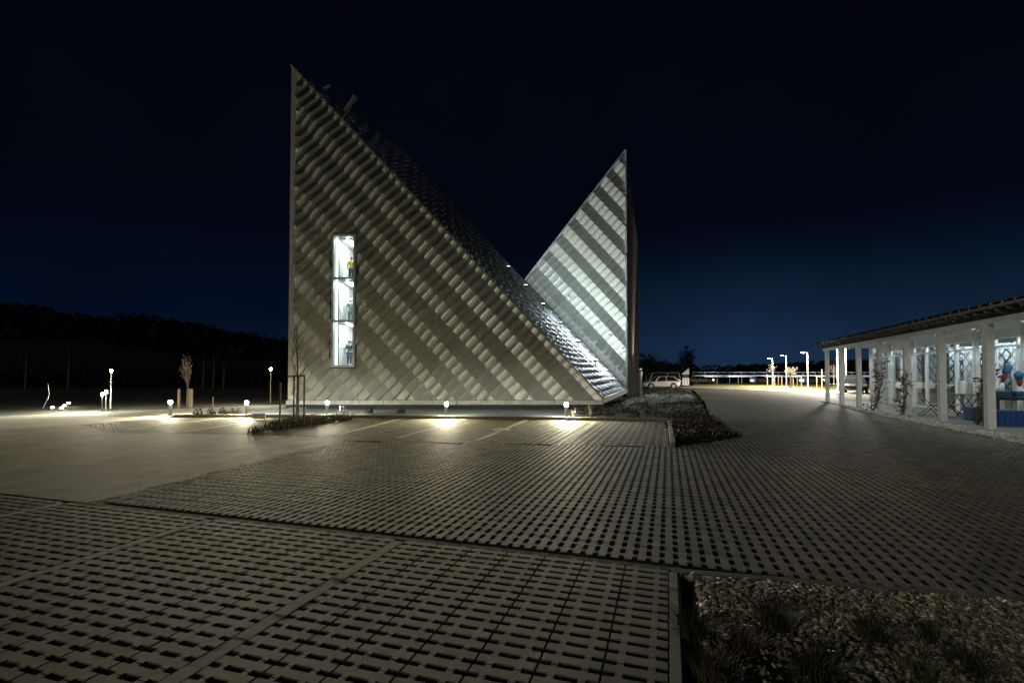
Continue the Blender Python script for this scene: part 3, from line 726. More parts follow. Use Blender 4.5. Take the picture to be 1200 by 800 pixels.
spot('yard_beam', make_street_lamp('street_lamp', 4.35, 0.45, 'street lamp by the verge added between the end posts of the pavilion', group='street lamps along the verge', loc=XG(991.5, 47.0)), (-.55, -.1, 4.2), (-0.35, -1, -0.36), 5000, (1.0, 0.95, 0.84), 120, 1.0, 0.7)  # guessed lamp, added to brighten the forecourt and cast the post shadows
make_globe_lamp(1.95, 'street lamp standing alone between staked tree and building', loc=G(317, 471), scale=0.6)
make_globe_lamp(1.8, 'tall lamp with the brightest light by the left road', loc=G(129.5, 477.5), scale=0.55)
make_globe_lamp(0.80, 'low lamp beside the tall lamp on the left', loc=G(124, 478.5), scale=0.5)
make_globe_lamp(0.72, 'lowest lamp of the cluster on the left road', loc=G(119.5, 480.5), scale=0.5)

# ------------------------------------------------------------------ vegetation helpers
def leaf(mb, p, s, nrm=None):
    p = Vector(p); a = Vector((random.gauss(0, 1), random.gauss(0, 1), random.gauss(0, 1))).normalized()
    b = a.cross(Vector((random.gauss(0, 1), random.gauss(0, 1), random.gauss(0, 1)))).normalized()
    mb.add([p - a * s, p + b * s * 0.5, p + a * s, p - b * s * 0.5], [(0, 1, 2, 3)])
def blade(mb, p, d, L, w):
    p = Vector(p); d = Vector(d); s = Vector((-d.y, d.x, 0)); s = (s.normalized() if s.length > 1e-4 else Vector((1, 0, 0))) * w
    m = p + Vector((d.x * 0.35, d.y * 0.35, 0.62)) * L; e = p + Vector((d.x, d.y, 0.85)) * L
    mb.add([p - s, p + s, m + s * 0.7, m - s * 0.7, e], [(0, 1, 2, 3), (3, 2, 4)])
def tuft(name, loc, n, L, spread, m, label, w=0.004, cat='grass tuft', group=None):
    mb = MB()
    for _ in range(n):
        a = random.uniform(0, 6.28); k = random.uniform(0.1, 1.0) * spread; r = random.uniform(0, 0.25) * spread
        blade(mb, (math.cos(a) * r * 0.5, math.sin(a) * r * 0.5, -0.02), (math.cos(a + random.uniform(-.5, .5)) * k, math.sin(a + random.uniform(-.5, .5)) * k, 0), L * random.uniform(0.5, 1.1), w)
    return tag(mb.build(name, m, loc=loc), label, cat, group)
def branchy(mb, p, d, L, r, depth, tips, spread=0.5, n=3):
    p = Vector(p); d = Vector(d).normalized(); pts = [p]; q = p.copy(); dd = d.copy()
    for k in range(3):
        dd = (dd + Vector((random.gauss(0, .08), random.gauss(0, .08), 0.05))).normalized(); q = q + dd * (L / 3); pts.append(q.copy())
    mb.tube(pts, [r, r * .85, r * .7, r * .5], 5, cap=False); tips.append(q.copy())
    if depth == 0: return
    for k in range(n):
        b = pts[1 + k % 3]; a = random.uniform(0, 6.28)
        nd = dd + Vector((math.cos(a), math.sin(a), random.uniform(-.1, .4))) * spread
        branchy(mb, b, nd, L * random.uniform(.5, .75), r * .55, depth - 1, tips, spread, n)

# staked sapling on the left with pale buds
sp = thing('young_tree', 'young tree with pale budding crown held by three wooden stakes', 'tree', G(219.5, 478.5))
S0 = G(219.5, 478.5).y / F
tb = MB(); tips = []
tb.tube([(0, 0, -0.05), (0.0, 0, 14 * S0 * 1.0), (0, 0, 24 * S0)], [0.045, 0.035, 0.03], 8)
for k in range(9):
    a = k * 2.4; branchy(tb, (0, 0, (21 + k * 2.2) * S0), (math.cos(a) * .20, math.sin(a) * .20, 1), (21 - k * .8) * S0 * random.uniform(.75, 1), 0.015, 1, tips, 0.16, 5)
tb.build('trunk', M['bark'], sp)
lb = MB()
for p in tips:
    for _ in range(4): leaf(lb, p + Vector((random.gauss(0, .05), random.gauss(0, .05), random.gauss(0, .14))), 0.026)
lb.build('crown', M['blossom'], sp)
for px, lab in ((209.5, 'round wooden stake left of the budding young tree'), (224.5, 'round wooden stake right of the budding young tree'), (220.9, 'round wooden stake close behind the budding young tree')):
    st = thing('tree_stake', lab, 'stake', G(px, 478.0 if px != 220.9 else 476.5), 0, 'stakes round the young tree')
    b = MB(); b.tube([(0, 0, -0.1), (0, 0, 22.5 * S0)], 0.05, 10); b.build('post', M['wood'], st)
# bare staked tree in front of the facade
ty = G(347, 497).y; S1 = ty / F
bt = thing('bare_tree', 'slender bare young tree tied inside a stake frame before the facade', 'tree', G(347.5, 496))
tb = MB(); tips = []
tb.tube([(0, 0, -0.05), (0.02, 0, 60 * S1), (-0.02, 0, 118 * S1)], [0.028, 0.022, 0.008], 8)
for k in range(16):
    a = k * 2.1; z = (50 + k * 4.2) * S1
    branchy(tb, (0, 0, z), (math.cos(a) * .5, math.sin(a) * .5, .9), 0.55 * (1.25 - k / 18), 0.008, 1, tips, 0.4, 3)
tb.build('trunk', M['greywood'], bt)
for q, (px, py, top) in enumerate(((344.0, 496, 440), (349.5, 495, 441), (356.0, 500, 439))):
    p = G(px, py); st = thing('tree_stake', ['thin grey stake left of the bare tree', 'thin grey stake behind the bare tree', 'thin grey stake right of the bare tree'][q], 'stake', p, 0, 'grey stakes of the bare tree')
    b = MB(); b.tube([(0, 0, -0.1), (0, 0, (py - top) * p.y / F)], 0.024, 8); b.build('post', M['greywood'], st)
    if q == 2:
        b = MB(); pa = P(337, 441, p.y) - p; pb_ = P(357, 440, p.y) - p; b.bar(pa, pb_, 0.045, 0.05); b.build('cross_rail', M['greywood'], st)
p = G(328, 498)
st = thing('marker_stake', 'single thin dark stake in the dry grass left of the bare tree', 'stake', p)
b = MB(); b.tube([(0, 0, -0.1), (0, 0, 50 * p.y / F)], 0.025, 8); b.build('post', M['greywood'], st)
# small sign plate and marker
p = G(303.5, 491.5); k = p.y / F
sg = thing('name_plate', 'small white plate on a low post left of the bare tree', 'sign', p)
b = MB(); b.box((0, 0, 4.2 * k), (15.5 * k, 0.03, 6.2 * k)); bevel(b.build('plate', M['white'], sg), 0.006)
b = MB(); b.box((0, -0.018, 4.2 * k), (14.3 * k, 0.006, 5.0 * k)); b.build('face', M['galv'], sg)
for s in (-6, 6):
    b = MB(); b.box((s * k, 0.03, 1.0 * k), (0.04, 0.03, 2.6 * k)); b.build('leg', M['galv'], sg)
p = G(303.5, 505); mp = thing('marker_post', 'short pale marker post at the tip of the dry bed', 'post', p)
b = MB(); b.lathe([(0.022, -0.05), (0.022, 8.5 * p.y / F), (0.01, 8.9 * p.y / F)], 10); b.build('post', M['white'], mp)

# planting bed on the left with dry grass
bed1 = gx((288, 509), (322, 496), (345, 490.5), (410, 489.4), (414, 492))
sheet('planting_bed', bed1, 0.0, M['soil'], 'narrow bed of dry grass before the building')
def scatter(poly, n, fn):
    xs = [p.x for p in poly]; ys = [p.y for p in poly]; c = 0
    while c < n:
        q = Vector((random.uniform(min(xs), max(xs)), random.uniform(min(ys), max(ys)), 0))
        if inside(q, poly): fn(q); c += 1
mb = MB(); mbd = MB()
def dryfn(q):
    for _ in range(5):
        a = random.uniform(0, 6.28); blade(mb if random.random() < .55 else mbd, q + Vector((random.gauss(0, .08), random.gauss(0, .08), 0)), (math.cos(a) * .4, math.sin(a) * .4, 0), random.uniform(.08, .30), 0.008)
scatter(bed1, 520, dryfn)
o = mb.build('dry_grass', M['dry']); tag(o, 'dry straw coloured grass in the bed by the bare tree', 'grass', kind='stuff')
o = mbd.build('dark_grass', M['darkgrass']); tag(o, 'dark low grass in the bed by the bare tree', 'grass', kind='stuff')

# planting bed in the middle
bed2 = gx((672, 489.5), (700, 471), (738, 459), (800, 456.8), (822, 469), (829, 488), (862, 511.5), (789.5, 521), (785.5, 493.2), (784, 491.5))
sheet('shrub_bed', bed2, -0.004, M['soil'], 'dark shrub bed at the low corner of the building')
pale = gx((715, 470), (745, 460.5), (795, 458.5), (815, 466), (815, 471.5), (760, 474))
front = gx((792, 520), (787, 494), (828, 490), (860, 511))
mbs = MB(); mbw = MB(); mbt = MB()
def clump(mb, q, r, hgt, n, s):
    for _ in range(n):
        a = random.uniform(0, 6.28); k = math.sqrt(random.random()) * r
        leaf(mb, q + Vector((math.cos(a) * k, math.sin(a) * k, random.random() * hgt * (1.1 - (k / r) ** 2 * .7))), s * random.uniform(.7, 1.3))
def bedfn(q):
    if inside(q, pale) and random.random() < .8: clump(mbw, q, .30, .22, 26, .035)
    else:
        clump(mbs, q, random.uniform(.14, .32), random.uniform(.06, .34), 30, random.choice((.028, .04, .05)))
        if random.random() < .12:
            for _ in range(8):
                a = random.uniform(0, 6.28); blade(mbt, q, (math.cos(a) * .5, math.sin(a) * .5, 0), random.uniform(.15, .38), .008)
scatter(bed2, 640, bedfn); scatter(front, 150, bedfn)
tag(mbs.build('ground_cover', M['shrub']), 'dark reddish low shrubs filling the middle bed', 'ground cover', kind='stuff')
tag(mbw.build('pale_ground_cover', M['whiteflower']), 'pale ground cover beside the building corner', 'ground cover', kind='stuff')
tag(mbt.build('bed_grass', M['dry']), 'dry grass blades among the bed shrubs', 'grass', kind='stuff')
for n_, (px, py, L, lab) in enumerate(((672, 488.5, .35, 'dry reddish grass tuft right beside the corner bollard'), (692, 487, .55, 'upright pale grass tuft in the bed near the corner bollard'), (742, 459.5, 1.1, 'tall pale grass clump at the foot of the wing'), (768, 487, .5, 'straw coloured tuft in the middle of the shrub bed'))):
    tuft('grass_tuft', G(px, py), 60, L, .55, M['dry'], lab, w=.010)
# little plants in the pale strip at left
for n_, (px, py, lab) in enumerate(((232, 487, 'dark little plant beside the corner bollard'), (247, 487.2, 'dark little plant second from the corner bollard'), (262, 486.6, 'dark little plant between two bollards on pale grit'), (274, 486.8, 'brownish little plant left of the lone bollard'), (281, 486.5, 'bushy little plant close to the lone bollard'), (402, 485, 'small dark plant right of the window bollard'), (432, 484, 'wide dark plant on the pale grit below the facade'), (470, 484, 'low dark plant on the grit left of the middle bollard'))):
    mb = MB(); clump(mb, Vector((0, 0, 0)), .18, .30, 150, .04); tag(mb.build('small_plant', M['shrub'], loc=G(px, py)), lab, 'plant', 'little plants in the pale grit')
gm = MB(); gg = MB(); gr_ = random.Random(12)
for cl, (a_, b_), n_c in ((bay_cells, (U, Vv), 620), (lane_cells, (Vv, U), 800)):
    for c in cl[:n_c]:
        for e_ in (0, 0.5):
            h0 = Vector((c[0], c[1], 0)) + a_ * (SW / 2) + b_ * (SL * e_)
            for _ in range(gr_.choice((1, 2, 3, 5))):
                q = h0 + b_ * gr_.uniform(-.055, .055) + a_ * gr_.uniform(-.016, .016); r_ = gr_.uniform(.003, .008)
                gm.add([q + Vector((v.x * r_ * 1.3, v.y * r_, v.z * r_ * .6 - .008)) for v in ICO_V], ICO_F)
            if gr_.random() < .16:
                q = h0 + b_ * gr_.uniform(-.05, .05)
                for _ in range(gr_.randint(3, 9)):
                    t_ = gr_.uniform(0, 6.28); blade(gg, q + Vector((gr_.gauss(0, .008), gr_.gauss(0, .008), -.014)), (math.cos(t_) * .5, math.sin(t_) * .5, 0), gr_.uniform(.015, .045), .0012)
ea = at(0.0, uv(G(120, 585))[1] + 0.1); eb = G(398, 518.5)
for _ in range(160):
    q = ea.lerp(eb, gr_.random() ** 1.5) + Vector((gr_.gauss(0, .16), gr_.gauss(0, .16), 0)); r_ = gr_.uniform(.003, .008)
    gm.add([q + Vector((v.x * r_ * 1.3, v.y * r_, v.z * r_ * .7 + .002)) for v in ICO_V], ICO_F)
tag(gm.build('slot_grit', M['slot_grit'], smooth=True), 'loose grit lying in the paver slots', 'grit', kind='stuff')
tag(gg.build('slot_grass', M['darkgrass']), 'short grass growing in the paver slots', 'grass', kind='stuff')
# thin stakes on grit
for px, py0, py1, lab in ((249.5, 477, 465, 'thin pale marker rod behind the left strip'), (398.5, 485, 475, 'thin pale rod right of the window bollard')):
    p = G(px, py0); st = thing('marker_rod', lab, 'rod', p); b = MB(); b.tube([(0, 0, -.05), (0, 0, (py0 - py1) * p.y / F)], .02, 8); b.build('post', M['galv'], st)

# gravel bed bottom right
gb = [ks + Vector((0, -0.05, 0)), G(1215, 704), G(1500, 735), at(-4.5, 6), at(-4.5, 0.2), at(-0.15, 0.2)]
sheet('gravel_bed', [at(0.02, 0.16), G(1215, 702.5), G(1600, 735), at(-6, 9), at(-6, 0.16)], -0.05, M['soil'], 'gravel bed in the near right corner')
def stone(mb, q, r):
    m = Matrix.Rotation(random.uniform(0, 6.28), 3, 'Z') @ Matrix.Rotation(random.gauss(0, .35), 3, 'X') @ Matrix.Diagonal((random.uniform(.9, 1.5), random.uniform(.7, 1.1), random.uniform(.45, .8)))
    mb.add([q + (m @ v) * r * random.uniform(.88, 1.1) for v in ICO_V], ICO_F)
mbl = MB(); mb = MB(); cnt = 0
xs = [p.x for p in gb]; ys = [p.y for p in gb]
while cnt < 21000:
    q = Vector((random.uniform(min(xs), 4.6), random.uniform(1.9, max(ys)), 0))
    if not inside(q, gb) or not seen(q, 60): continue
    cnt += 1
    if random.random() < .045: leaf(mbl, q + Vector((0, 0, random.uniform(.0, .012))), random.uniform(.008, .022))
    # planting soil takes the near left corner of the bed: fewer stones there
    lx = (q - at(-1.6, 0.5)).length
    if lx < 1.0 and random.random() < 0.97 * (1 - (lx / 1.0) ** 3): continue
    stone(mb, q + Vector((0, 0, random.uniform(-.045, -.005))), random.choice((.006, .008, .011, .014, .018, .025)) * random.uniform(.8, 1.2))
o = mb.build('gravel', M['stone'], smooth=True); tag(o, 'rounded mixed gravel in the near right bed', 'gravel', kind='stuff')
tag(mbl.build('leaf_litter', M['dry']), 'dead leaves scattered over the near gravel bed', 'leaf litter', kind='stuff')
tl = [((838, 792), 120, .22, 'greydry', 'brown dry grass tuft at the inner corner of the gravel bed'), ((905, 735), 170, .26, 'darkgrass', 'dark round grass tuft near the far left edge of the gravel bed'),
      ((1026, 752), 150, .20, 'darkgrass', 'dark grass tuft in the middle of the gravel bed'), ((1085, 748), 130, .15, 'darkgrass', 'low dark tuft right of the bed middle'),
      ((1082, 806), 60, .24, 'green', 'yellow green bladed tuft at the bottom of the gravel bed'), ((955, 802), 170, .28, 'darkgrass', 'wide dark tuft at the bottom edge of the gravel bed'),
      ((1140, 790), 130, .18, 'darkgrass', 'dark tuft low at the right of the gravel bed'), ((870, 758), 110, .19, 'greydry', 'greyish dry tuft behind the inner corner tuft'), ((817, 745), 130, .22, 'darkgrass', 'dark tuft hugging the slab line of the bay')]
for (px, py), n, L, mm, lab in tl: tuft('grass_tuft', G(px, py, -.03), n * 2, L * 0.85, 1.0, M[mm], lab, w=.0028)

# ------------------------------------------------------------------ PAVILION on the right
q0 = G(1160.6, 503.8); PD = Vector((0.315, 0.949, 0)).normalized(); PN = Vector((PD.y, -PD.x, 0))      # along, and towards the glass
q0.x -= 0.0
def pav(s, n, z=0.0): p = q0 + PD * s + PN * n; return Vector((p.x, p.y, z))
SPC = 2.66; ZT = 3.02
pvl = thing('glass_pavilion', 'long low glass pavilion with white posts and dark flat roof', 'pavilion')
def pbox(name, s0, s1, n0, n1, z0, z1, m, parent=pvl):
    mb = MB(); mb.box(pav((s0 + s1) / 2, (n0 + n1) / 2, (z0 + z1) / 2), (abs(s1 - s0), abs(n1 - n0), z1 - z0), PD, PN); return mb.build(name, m, parent)
struct(pbox('terrace', -7, 16.6, -0.30, 9.0, -0.08, 0.03, M['terrace'], None), 'grey concrete terrace under the pavilion roof')
mbp = MB(); mbp.box((0, 0, ZT / 2), (0.20, 0.19, ZT), PD, PN); pm = mbp.mesh('post', M['post'])
for i in range(-1, 7):
    o = bpy.data.objects.new('post', pm); COL.objects.link(o); o.parent = pvl; o.location = pav(i * SPC, 0)
GN = 2.75; GE = 17.3        # glass line offset, far end of the glass
# roof build-up
pbox('front_beam', -6, 16.5, -0.06, 0.06, ZT + 0.002, ZT + 0.15, M['post'])
pbox('inner_beam', -6, 16.5, GN - 0.1, GN + 0.06, ZT - 0.12, ZT + 0.2, M['white'])
for i in range(-5, 33):
    pbox('rafter', i * 0.5 - 0.03, i * 0.5 + 0.03, -0.55, 3.2, ZT + 0.205, ZT + 0.30, M['greywood'])
for n_ in (-0.5, -0.25):
    pbox('purlin', -6.2, 16.7, n_ - 0.025, n_ + 0.025, ZT + 0.305, ZT + 0.335, M['greywood'])
pbox('roof_sheet', -6.3, 16.8, -0.62, 9.0, ZT + 0.345, ZT + 0.375, M['darkroof'])
for i in range(-3, 9):
    for j in range(3):
        pbox('solar_panel', i * 1.9 - 0.92, i * 1.9 + 0.92, -0.55 + j * 1.5, 0.88 + j * 1.5, ZT + 0.44, ZT + 0.48, M['carglass'])
for i in range(-12, 33):
    pbox('corrugation', i * 0.5 - 0.05, i * 0.5 + 0.05, -0.66, -0.60, ZT + 0.378, ZT + 0.43, M['darkroof'])
pbox('eave_strip', -6.3, 16.8, -0.60, -0.57, ZT + 0.31, ZT + 0.342, M['greywood'])
# glass wall
k = 0; s = -5.0
pbox('ceiling', -6, GE, 0.3, 8.8, ZT + 0.18, ZT + 0.20, M['white'])
step = SPC / 2
i = 0; s = -5.32
while s < GE - 0.01:
    pbox('mullion', s - 0.05, s + 0.05, GN - 0.06, GN + 0.06, 0.03, ZT - 0.125, M['white'])
    e = min(s + step, GE)
    pn = pbox('pane', s + 0.052, e - 0.052, GN - 0.008, GN + 0.008, 0.11, ZT - 0.13, M['glass'])
    pbox('bottom_rail', s + 0.052, e - 0.052, GN - 0.045, GN + 0.045, 0.03, 0.108, M['white'], pn)
    pbox('transom', s + 0.052, e - 0.052, GN - 0.045, GN + 0.045, ZT - 0.448, ZT - 0.38, M['white'], pn)
    if i % 2 == 0:
        pbox('column', s - 0.06, s + 0.06, GN - 0.62, GN - 0.50, 0.03, ZT + 0.17, M['post'])
    s += step; i += 1
# gable end of glass
pbox('end_frame', GE, GE + 0.1, GN - 0.06, 8.8, 0.03, ZT + 0.17, M['white'])
# interior
pbox('back_wall', -6, GE - 0.02, 8.6, 8.75, 0.03, ZT + 0.17, M['white'])
lat = MB(); s = -6.0
while s < 12.5:
    for d in (1, -1):
        a = pav(s, GN + 0.7, 0.9); b = pav(s + d * 2.2, GN + 0.7 + 0.03 * d, 2.55); lat.bar(a, b, 0.032)
    s += 0.62
lat.build('lattice', M['dark'], pvl)['kind'] = 'stuff'
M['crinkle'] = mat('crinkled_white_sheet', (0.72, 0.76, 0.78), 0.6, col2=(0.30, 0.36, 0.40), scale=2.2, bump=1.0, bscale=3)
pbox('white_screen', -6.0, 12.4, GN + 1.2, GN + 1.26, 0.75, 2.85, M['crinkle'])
pbox('counter', -6.0, 12.4, GN + 0.82, GN + 1.15, 0.03, 0.95, M['cargrey'])
for i in range(-2, 7):  # unseen ceiling lights, added to light the terrace under the roof
    c_ = pav(i * SPC + 1.33, 1.5, ZT + 0.165)
    d_ = MB(); d_.lathe([(0.05, 0), (0.05, 0.012)], 14); dl = d_.build('added_downlight', E_added, pvl, loc=c_)
    spot('down_beam', dl, (0, 0, -0.03), (0.0, 0.0, -1), 62, (0.86, 0.95, 1.0), 165, 0.6)
for i in range(-2, 6):
    pbox('room_light', i * SPC + 0.4, i * SPC + 2.2, GN + 0.35, GN + 0.42, ZT + 0.06, ZT + 0.17, E_pav)
for q_, (s0, s1) in enumerate(((9.3, 9.9), (11.2, 11.9), (13.2, 13.5), (14.6, 15.3), (6.6, 6.8))):
    cb_ = MB(); nf = 14
    for f_ in range(nf):
        sa = s0 + (s1 - s0) * f_ / nf; sb_ = s0 + (s1 - s0) * (f_ + 1) / nf; na, nb_ = GN + .28 + .05 * (f_ % 2), GN + .28 + .05 * ((f_ + 1) % 2)
        cb_.poly([pav(sa, na, .06), pav(sb_, nb_, .06), pav(sb_, nb_, ZT), pav(sa, na, ZT)])
    cb_.build('curtain', M['cargrey'], pvl)
for q_, (s0, w_, h_, mm_n) in enumerate(((-1.2, .8, 1.5, 'dark'), (1.9, .9, 1.2, 'greywood'), (4.6, .7, 1.45, 'dark'), (7.4, .8, 1.2, 'greywood'))):
    pbox('cabinet', s0, s0 + w_, GN + .42, GN + .66, .03, h_, M[mm_n])
# low rail between the end posts
pbox('hand_rail', 13.4, 16.0, -0.03, 0.03, 1.02, 1.07, M['galv'])
# gravel strip before the pavilion
gs = [G(1012, 482.5), pav(15.5, -0.32), pav(-6, -0.32), G(1330, 549)]
gs = [G(1005, 481.5), pav(13.0, -0.31), pav(-5, -0.31), pav(-5, -1.75), G(1204, 522), G(1100, 501)]
sheet('gravel_strip', gs, -0.018, M['soil'], 'strip of gravel before the pavilion posts')
mb = MB()
def gsf(q):
    if seen(q, 20): stone(mb, q + Vector((0, 0, random.uniform(-.01, .03))), random.uniform(.025, .055))
scatter(gs, 5200, gsf)
tag(mb.build('strip_gravel', M['stone_pale'], smooth=True), 'pale gravel along the pavilion posts', 'gravel', kind='stuff')

# terrace furniture
def make_chair(loc, rz, label):
    t = thing('folding_chair', label, 'chair', loc, rz, 'folding chairs at the terrace table')
    k = 1.05
    for s in (-1, 1):
        b = MB(); y = 0.2 * s
        b.tube([(-0.30, y, .90), (-0.22, y, .66), (-0.02, y, .40), (0.22, y, .14), (0.30, y, 0.01)], .014, 6); b.build('side_frame', M['dark'], t)
        b = MB(); b.tube([(0.20, y * .9, .45), (0.05, y * .9, .36), (-0.12, y * .9, .18), (-0.24, y * .9, .08), (-0.32, y * .9, 0.01)], .014, 6); b.build('leg', M['dark'], t)
    b = MB(); b.bar((0.28, -.2, .03), (0.28, .2, .03), .02); b.bar((-.30, -.18, .03), (-.30, .18, .03), .02); b.build('stretcher', M['dark'], t)
    for i in range(5):
        b = MB(); b.box((-0.14 + i * .085, 0, .455), (.07, .38, .018)); b.build('seat_slat', M['slatwood'], t)
    for i in range(2):
        b = MB(); b.box((-0.285 + i * .035, 0, 0.85 - i * .14), (.022, .42, .13), (0.95, 0, .3), (0, 1, 0), (-.3, 0, .95)); b.build('back_slat', M['slatwood'], t)
    return t
pc = G(1084, 488); ch = make_chair(Vector((pc.x, pc.y, .03)) + PN * 0.15, R(-20), 'black framed folding chair with wooden back nearest the end of the terrace')
dup(ch, Vector((pc.x, pc.y, .03)) + PN * 0.75 - PD * 0.1, R(-25), label='black framed folding chair closer to the table and second post')
tp = G(1135, 489.5)
tb_ = thing('folding_table', 'folding table with crossed black legs on the terrace', 'table', (tp.x, tp.y, .03), AX + R(-20))
b = MB(); b.box((0, 0, .83), (1.5, .75, .035)); bevel(b.build('tabletop', M['greywood'], tb_), .008)
for s in (-1, 1):
    for c in (-.38, .38):
        b = MB(); b.tube([(c - .3, .3 * s, .81), (c, .3 * s, .42), (c + .3, .3 * s, .01)], .016, 6); b.build('leg', M['dark'], tb_)
        b = MB(); b.tube([(c + .3, .28 * s, .81), (c, .28 * s, .42), (c - .3, .28 * s, .01)], .016, 6); b.build('leg', M['dark'], tb_)
b = MB(); b.bar((-.1, -.3, .1), (-.1, .3, .1), .02); b.bar((.68, -.3, .05), (.68, .3, .05), .02); b.build('stretcher', M['dark'], tb_)
b = MB(); vz = .03 + .85; b.lathe([(.10, 0), (.105, .02), (.105, .46), (.095, .48)], 20)
tag(b.build('table_lantern', M['white'], loc=(tp.x - .12, tp.y + .1, vz)), 'white upright cylinder standing on the folding table', 'canister')
def crate(loc, rz, size, label):
    t = thing('plastic_crate', label, 'crate', loc, rz, 'blue crates on the terrace'); x, y, z = size
    for nm, c, s in (('side', (0, -y / 2, z / 2), (x, .03, z)), ('side', (0, y / 2, z / 2), (x, .03, z)), ('side', (-x / 2, 0, z / 2), (.03, y - .04, z)), ('side', (x / 2, 0, z / 2), (.03, y - .04, z)), ('base', (0, 0, .02), (x - .04, y - .04, .03)), ('lid', (0, 0, z + .015), (x + .03, y + .03, .03))):
        b = MB(); b.box(c, s)
        if nm == 'side' and s[0] > s[1]:
            for k in range(5): b.box((-x / 2 + x * (k + .5) / 5, c[1] + (-.022 if c[1] < 0 else .022), z / 2), (.03, .016, z * .85))
            b.box((0, c[1] + (-.026 if c[1] < 0 else .026), z * .93), (x * .98, .02, z * .1))
        b.build(nm, M['blue'], t)
c1 = pav(1.30, 0.95); crate((c1.x, c1.y, .03), AX * 0 + R(-8), (.78, .5, .44), 'large blue plastic crate right of the nearest post')
c2 = pav(3.37, 1.2); crate((c2.x, c2.y, .03), R(-8), (.42, .4, .42), 'blue plastic crate under the end of the folding table')
# dark bench with stacked things and fabric bundles behind the crate
c3 = pav(2.2, 1.85); bt_ = thing('work_bench', 'dark bench behind the large blue crate', 'bench', (c3.x, c3.y, .03), R(-12))
b = MB(); b.box((0, 0, .78), (1.7, .6, .05)); b.build('bench_top', M['dark'], bt_)
for sx in (-1, 1):
    for sy in (-1, 1):
        b = MB(); b.box((sx * .78, sy * .24, .38), (.06, .06, .75)); b.build('leg', M['dark'], bt_)
b = MB(); b.box((0, .1, .35), (1.5, .4, .04)); b.build('shelf', M['dark'], bt_)
for q, (dx, dz, mm, w, lab) in enumerate(((-.55, .81, 'navy', .42, 'dark folded cloth pile at the left end of the bench'), (.0, .81, 'bluecloth', .5, 'blue folded cloth pile in the middle of the bench'), (.55, .81, 'redcloth', .3, 'red folded cloth pile at the right end of the bench'))):
    t = thing('folded_cloth', lab, 'cloth', (c3.x + dx, c3.y - dx * .2, .03 + dz), R(-12), 'cloth piles on the bench')
    for r_ in range(3):
        b = MB(); b.box((random.uniform(-.02, .02), 0, .04 + r_ * .075), (w, .36, .07)); bevel(b.build('fold', M[mm if r_ != 1 else 'navy'], t), .025)
def bundle(px, py_top, py_bot, Y, label):
    p = P(px, py_bot, Y); L = (py_bot - py_top) * Y / F
    t = thing('fabric_bundle', label, 'fabric', (p.x, p.y, p.z)); t.rotation_euler = (R(6), R(14 if px < 1180 else -11), 0)
    def cloth(nm, ring, m):
        b = MB(); b.lathe(ring, 12); rr = random.Random(int(px))
        b.v = [(x * rr.uniform(.65, 1.3), y * rr.uniform(.65, 1.3), z + rr.uniform(-.02, .02)) for x, y, z in b.v]; b.build(nm, m, t, smooth=True)
    cloth('blue_top', [(.05, L * .60), (.11, L * .70), (.12, L * .85), (.08, L * .95), (.02, L)], M['bluecloth'])
    cloth('red_fold', [(.03, L * .30), (.06, L * .42), (.09, L * .58), (.06, L * .64)], M['redcloth'])
    cloth('white_fold', [(.10, 0), (.09, L * .15), (.04, L * .32)], M['white'])
bundle(1171.5, 425, 459, 16.1, 'tall blue red and white fabric bundle beside the nearest post')
bundle(1196, 434, 461, 15.7, 'shorter blue topped fabric bundle at the right of the bench')
# climbing plants
def climber(base, top_px, label, hgt, seed, lean):
    random.seed(seed); t = thing('climbing_plant', label, 'climbing plant', base, 0, 'climbing plants on the pavilion posts')
    sb = MB(); lb = MB()
    for k in range(3):
        pts = []; q = Vector((random.uniform(-.08, .08), random.uniform(-.05, .05), 0)); d = Vector((lean * (1 - .3 * k), 0, 1))
        for i in range(10):
            pts.append(q.copy()); q = q + Vector((d.x * hgt / 10 * (1 if i < 5 else .3) + random.gauss(0, .03), random.gauss(0, .02), hgt / 10 * (1 - .1 * k)))
        sb.tube(pts, [.035 * (1 - i / 12) * (1 if k == 0 else .5) for i in range(10)], 6)
        for i, p in enumerate(pts[1:]):
            for _ in range(9):
                leaf(lb, p + Vector((random.gauss(0, .08), random.gauss(0, .06), random.gauss(0, .08))), random.uniform(.04, .07))
            if random.random() < .6:
                e = p + Vector((random.choice((-1, 1)) * random.uniform(.2, .42), random.gauss(0, .08), random.uniform(-.05, .15))); sb.tube([p, (p + e) / 2 + Vector((0, 0, .04)), e], [.01, .008, .004], 5)
                for _ in range(5): leaf(lb, p.lerp(e, random.uniform(.4, 1)) + Vector((0, 0, random.gauss(0, .03))), .055)
    sb.build('stem', M['bark'], t); lb.build('leaves', M['redleaf'], t)
climber(G(1146, 498), 0, 'red leaved climber leaning up the nearest pavilion post', 2.0, 3, .32)
climber(G(1056, 487), 0, 'upright red leaved climber left of the third post', 1.95, 5, .05)
climber(G(1023, 482.5), 0, 'tall red leaved climber on the fourth post', 2.35, 9, .28)
random.seed(21)

